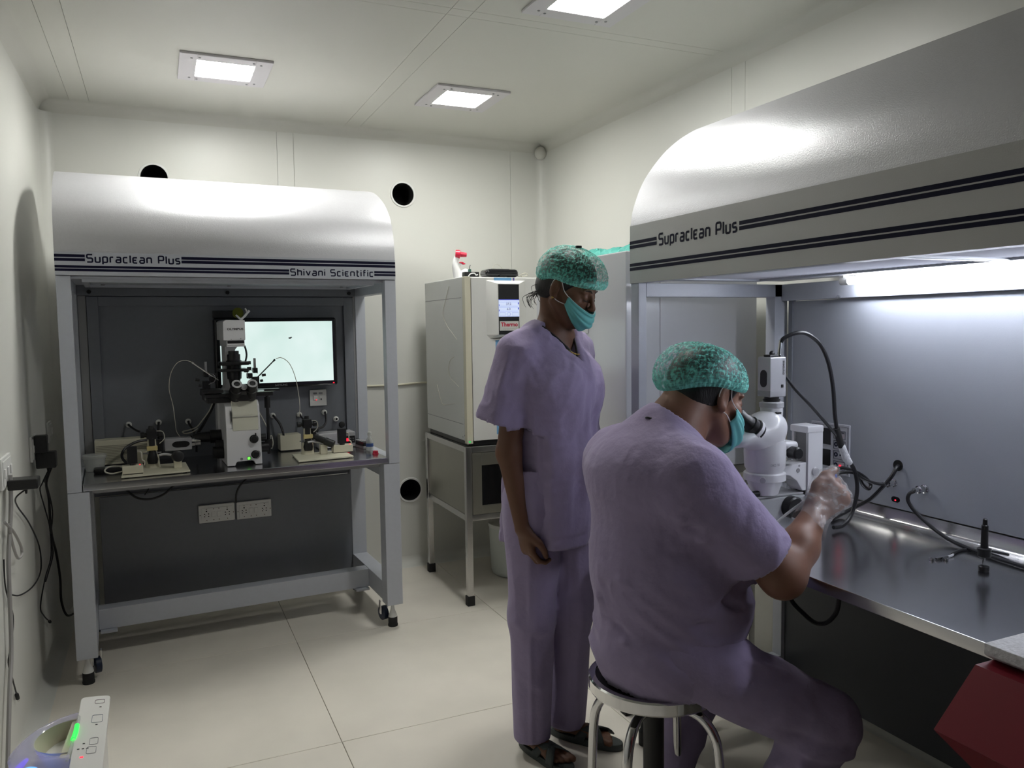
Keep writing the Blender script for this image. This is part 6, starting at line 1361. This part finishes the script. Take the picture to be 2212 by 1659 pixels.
S.cap(shL, elL, .062, .050, .04); S.cap(elL, wrL, .048, .029, .03)
for hip, kn, an in ((hipR, knR, anR), (hipL, knL, anL)):
    S.cap(hip, kn, .082, .058, .04); S.cap(kn, an, .054, .036, .03); f_ = np.array([.20, -.02, -.05]); S.cap(an, an+[.0, 0, -.045], .034, .03, .02); S.ecap(an+[-.03, 0, -.055], an+[.16, -.02, -.062], (.030, .026), (.040, .018), (0, 1, 0), .02)
    for i in range(5): S.cap(an+[.14, -.045+.019*i, -.066], an+[.20-.006*abs(i-1), -.05+.020*i, -.068], .011, .010, .006)
# gripping right hand
hh = unit((.79, -.13, .60)); hd_ = unit(np.array((-.322, -.92, .226))); hd_ = unit(hd_-hh*np.dot(hd_, hh)); ht = np.cross(hd_, hh)
if ht[2] < 0: ht = -ht
def grip_hand(S, g=0.):
    W = wrR
    S.ecap(W+hh*.005, W+hh*.080, (.030+g, .021+g), (.041+g, .020+g), ht, .015)
    for i, (o_, L_, r_) in enumerate(((.030, .040, .0100), (.011, .043, .0102), (-.009, .040, .0098), (-.027, .033, .0088))):
        p0 = W+hh*.086+ht*o_+hd_*.003; d1 = unit(hh*.62-hd_*.78); d2 = unit(-hh*.45-hd_*.89); d3 = unit(-hh*.93+hd_*.05)
        p1 = p0+d1*L_; p2 = p1+d2*L_*.66; p3 = p2+d3*L_*.55
        S.cap(p0-hh*.025, p0, r_+g, r_*1.1+g, .01); S.cap(p0, p1, r_*1.08+g, r_+g, .004); S.cap(p1, p2, r_+g, r_*.92+g, .003); S.cap(p2, p3, r_*.92+g, r_*.8+g, .003)
    t0 = W+hh*.018+ht*.024; t1 = W+hh*.058+ht*.044-hd_*.008; t2 = W+hh*.092+ht*.047-hd_*.014; t3 = W+hh*.122+ht*.040-hd_*.016
    S.cap(t0, t1, .0165+g, .014+g, .014); S.cap(t1, t2, .0135+g, .012+g, .005); S.cap(t2, t3, .012+g, .0098+g, .004)
grip_hand(S)
relaxed_hand(S, wrL, (1, 0, -.05), (0, 0, 1), (0, -1, 0), 1.05, .35)
P, Q = S.extract(); P = relax(P, Q, 1, .4)
quads('body', P-np.array(MLOC, dtype=np.float32), Q, M_SKIN2, mo)
# glove
S = SDF(axis(1.43, 1.66, .0030), axis(1.38, 1.58, .0030), axis(.86, 1.09, .0030))
grip_hand(S, .0045)
fa = unit(wrR-elR); S.cap(wrR-fa*.045, wrR+fa*.02, .0385, .036, .02); S.cap(wrR-fa*.085, wrR-fa*.04, .050, .038, .02)
S.plane(wrR-fa*.058, -fa)
P, Q = S.extract(); P = relax(P, Q, 2)
ctr = P[Q].mean(1); n = np.cross(P[Q[:, 2]]-P[Q[:, 0]], P[Q[:, 3]]-P[Q[:, 1]]); n /= np.linalg.norm(n, axis=1)[:, None]+1e-12
keep = ~((np.abs((ctr-(wrR-fa*.058)) @ fa) < .006) & (n @ -fa > .75)); Q = Q[keep]
N = vnormals(P, Q); t = (P-wrR) @ fa
P = P+N*(.0016*ridge(vnoise(np.stack([P[:, 0]*40, P[:, 1]*25, P[:, 2]*55], 1), 21))+.0008*vnoise(P*90, 22)+np.clip(-t-.02, 0, .05)*.10*vnoise(P*70, 23))[:, None]
gl_ = quads('plastic_glove', P-np.array(MLOC, dtype=np.float32), Q, mg, mo); gl_['label'] = 'clear plastic disposable glove'
# pipette in the hand
pp = thing('pipette', 'thin glass pipette with a blue end held in the gloved hand', 'pipette', tuple(wrR-hh*.10))
def pl(s, t_=.028, d_=-.018): return Vector(hh*(s+.10)+ht*t_+hd_*d_)
part('glass_tip', MB().tube([pl(-.120, .046, -.010), pl(-.04, .040, -.014), pl(.02, .032, -.016)], .003, 10, rads=[.0026, .0036, .0042]), M_CLEARP, pp); part('barrel', MB().tube([pl(.02, .032, -.016), pl(.104, .030)], .007, 14, smooth=False), M_WPLAST, pp)
part('blue_end', MB().lathe([(0, .0085), (.012, .0085), (.015, .006)], pl(.102, .031), Vector(hh), 16), mat('blue_plastic', (.05, .12, .55), .35), pp, 'blue end button')
# shirt
S = SDF(axis(.86, 1.48, .0062), axis(1.28, 2.0, .0062), axis(.42, 1.22, .0062))
S.ell((1.130, MY, .575), (.145, .178, .105), None, 0)
S.ecap((1.155, MY, .60), (1.158, MY, .79), (.180, .160), (.188, .172), RY_, .05)
S.ell((1.245, MY-.02, .69), (.125, .165, .130), None, .05)
S.ecap((1.158, MY, .79), (1.125, MY, 1.0), (.188, .172), (.194, .142), RY_, .06)
S.cap((1.125, 1.495, 1.035), (1.125, 1.825, 1.035), .078, .078, .07)
S.ell((1.085, MY, 1.02), (.105, .17, .10), None, .05)
S.cap((1.13, 1.57, 1.075), (1.165, MY, 1.135), .055, .062, .06); S.cap((1.13, 1.75, 1.075), (1.165, MY, 1.135), .055, .062, .06)
aR = unit(elR-shR); cfR = shR+(elR-shR)*.80; S.cap(np.array([1.13, 1.492, 1.03]), cfR+aR*.05, .083, .074, .05)
aL = unit(elL-shL); cfL = shL+(elL-shL)*.80; S.cap(np.array([1.13, 1.828, 1.03]), cfL+aL*.05, .083, .074, .05)
x, y, z = S.pts((slice(None),)*3)
cR = ((x-cfR[0])*aR[0]+(y-cfR[1])*aR[1]+(z-cfR[2])*aR[2]); dR = np.sqrt((x-cfR[0])**2+(y-cfR[1])**2+(z-cfR[2])**2)
S.F = np.where(dR < .15, np.maximum(S.F, np.where((y < 1.475), cR, -1).astype(np.float32)), S.F)
cL = ((x-cfL[0])*aL[0]+(y-cfL[1])*aL[1]+(z-cfL[2])*aL[2]); dL = np.sqrt((x-cfL[0])**2+(y-cfL[1])**2+(z-cfL[2])**2)
S.F = np.where(dL < .15, np.maximum(S.F, np.where((y > 1.80), cL, -1).astype(np.float32)), S.F)
hem_n = unit((.0, 0, -1.)); S.plane((1.13, MY, .497), hem_n)
# skirt of the shirt falls over the hips, open at the lap
S.cap(HM.p(-.05, 0, -.06)+np.array([.005, 0, .015]), np.array([1.195, MY, 1.105]), .092, .086, .012, 's'); S.cap(np.array([1.20, MY, 1.125]), np.array([1.30, MY, 1.09]), .078, .085, .015, 's')
def fM(P, N):
    x, y, z = P[:, 0], P[:, 1], P[:, 2]
    low = np.clip((.88-z)*4, 0, 1)
    d = (.0050*low+.0008)*ridge(vnoise(np.stack([x*6+y*3, y*8, z*20+x*12-y*7], 1), 31))
    d += .0016*vnoise(np.stack([x*14, y*14, z*14], 1), 32)+.0009*ridge(vnoise(np.stack([x*38, y*38, z*30], 1), 33))
    # folds: armpit, side seam, lower back, shoulder yoke
    for a, b_, w, am in (((1.00, 1.475, .90), (1.22, 1.42, .985), .0105, -.010), ((1.01, 1.47, .86), (1.18, 1.43, .93), .0105, .010), ((1.03, 1.47, .94), (1.16, 1.42, 1.03), .0105, .007),
                         ((.985, 1.52, .905), (1.08, 1.465, .84), .0105, .009), ((.965, 1.60, .80), (1.15, 1.46, .73), .0105, .010), ((.955, 1.66, .775), (1.20, 1.465, .665), .0105, -.011), ((.95, 1.70, .74), (1.22, 1.47, .61), .0105, .011),
                         ((.945, 1.66, .70), (1.12, 1.47, .58), .0105, -.009), ((.945, 1.62, .66), (1.20, 1.47, .545), .0105, .009), ((1.06, 1.465, .80), (1.27, 1.50, .76), .0105, .009), ((1.10, 1.465, .70), (1.28, 1.50, .70), .0105, -.010), ((1.12, 1.465, .65), (1.30, 1.51, .64), .0105, .010), ((1.08, 1.465, .60), (1.26, 1.49, .585), .0105, .009),
                         ((.955, 1.79, .86), (.96, 1.70, .78), .0105, .008), ((.965, 1.80, .80), (.965, 1.72, .74), .012, .007), ((1.13, 1.425, 1.06), (1.13, 1.44, .96), .010, .006), ((1.20, 1.39, .99), (1.17, 1.40, .90), .012, -.006), ((1.27, 1.37, .93), (1.24, 1.36, .84), .012, .006)):
        q, t = seg_d(P, a, b_); d += am*np.exp(-(q/w)**2)*np.sin(np.pi*np.clip(t*.9+.08, 0, 1))
    d += np.where(np.abs((P-cfR) @ aR+.012) < .012, np.where(y < 1.475, .0018, 0), 0)
    return d
ms2 = cloth('scrub_shirt', S, M_SCRUB, mo, MLOC, fM, 2, [(cfR, aR), (cfL, aL), ((1.13, MY, .497), hem_n)]); ms2['label'] = 'lilac short-sleeved scrub shirt'
# button loop at the nape
part('neck_loop', MB().tube([Vector(p)-Vector(MLOC) for p in ((1.095, 1.645, 1.168), (1.09, 1.632, 1.172), (1.096, 1.622, 1.170), (1.104, 1.628, 1.172))], .0028, 7), M_BLACK, mo)
# trousers
S = SDF(axis(.92, 1.60, .007), axis(1.26, 2.02, .007), axis(.05, .76, .007))
S.ell((1.14, MY, .60), (.130, .165, .095), None, 0); S.ecap((1.15, MY, .60), (1.16, MY, .70), (.16, .14), (.16, .14), RY_, .03)
for hip, kn, an in ((hipR, knR, anR), (hipL, knL, anL)): S.cap(hip, kn+[-.01, 0, 0], .102, .080, .05); S.cap(kn+[-.01, 0, 0], an, .078, .060, .03)
S.plane((0, 0, .085), (0, 0, -1)); S.cap((1.135, 1.671, .30), (1.135, 1.671, .49), .172, .172, .0, 's')
def fP(P, N):
    x, y, z = P[:, 0], P[:, 1], P[:, 2]; d = .005*ridge(vnoise(np.stack([x*12, y*14, z*12], 1), 41))+.003*vnoise(P*24, 42)
    for a, b_, w, am in (((1.30, 1.38, .44), (1.45, 1.33, .40), .014, -.010), ((1.28, 1.39, .40), (1.48, 1.33, .37), .012, .009), ((1.24, 1.44, .62), (1.34, 1.42, .56), .014, .009), ((1.36, 1.38, .35), (1.44, 1.36, .34), .012, .008)):
        q, t = seg_d(P, a, b_); d += am*np.exp(-(q/w)**2)
    return d
mt2 = cloth('scrub_trousers', S, M_SCRUB, mo, MLOC, fP, 2, [((0, 0, .085), (0, 0, -1))]); mt2['label'] = 'lilac scrub trousers'
hair_part(HM, mo, MLOC, low=-.030)
cap_obj(HM, mo, MLOC, ax=(.124, .099, .106), c=(-.020, 0, .020), puff=.085, rim=((.098, .034), (-.006, .018), (-.10, -.016)), seed=9)
mask_part(HM, mo, MLOC, top=-.052, bot=-.128)
for s in (-1, 1): part('eyebrow', MB().tube([Vector(HM.p(*q))-Vector(MLOC) for q in ((.0945, s*.014, .020), (.093, s*.028, .0265), (.081, s*.047, .022))], .0026, 6, rads=[.003, .003, .0014]), M_HAIR, mo)

M_SHOE = mat('black_clog_rubber', (.014, .014, .016), .5)
for an in (anR, anL):
    S = SDF(axis(an[0]-.09, an[0]+.26, .006), axis(an[1]-.10, an[1]+.10, .006), axis(-.012, .13, .006))
    S.ecap(an+[-.03, 0, -.045], an+[.16, -.02, -.050], (.042, .040), (.052, .034), (0, 1, 0), .0); S.ell(an+[.17, -.02, -.05], (.065, .052, .036), None, .02); S.plane((0, 0, .001), (0, 0, -1)); S.plane((0, 0, .085), (0, 0, 1))
    P, Q = S.extract(); P = relax(P, Q, 2); quads('shoe', P-np.array(MLOC, dtype=np.float32), Q, M_SHOE, mo)
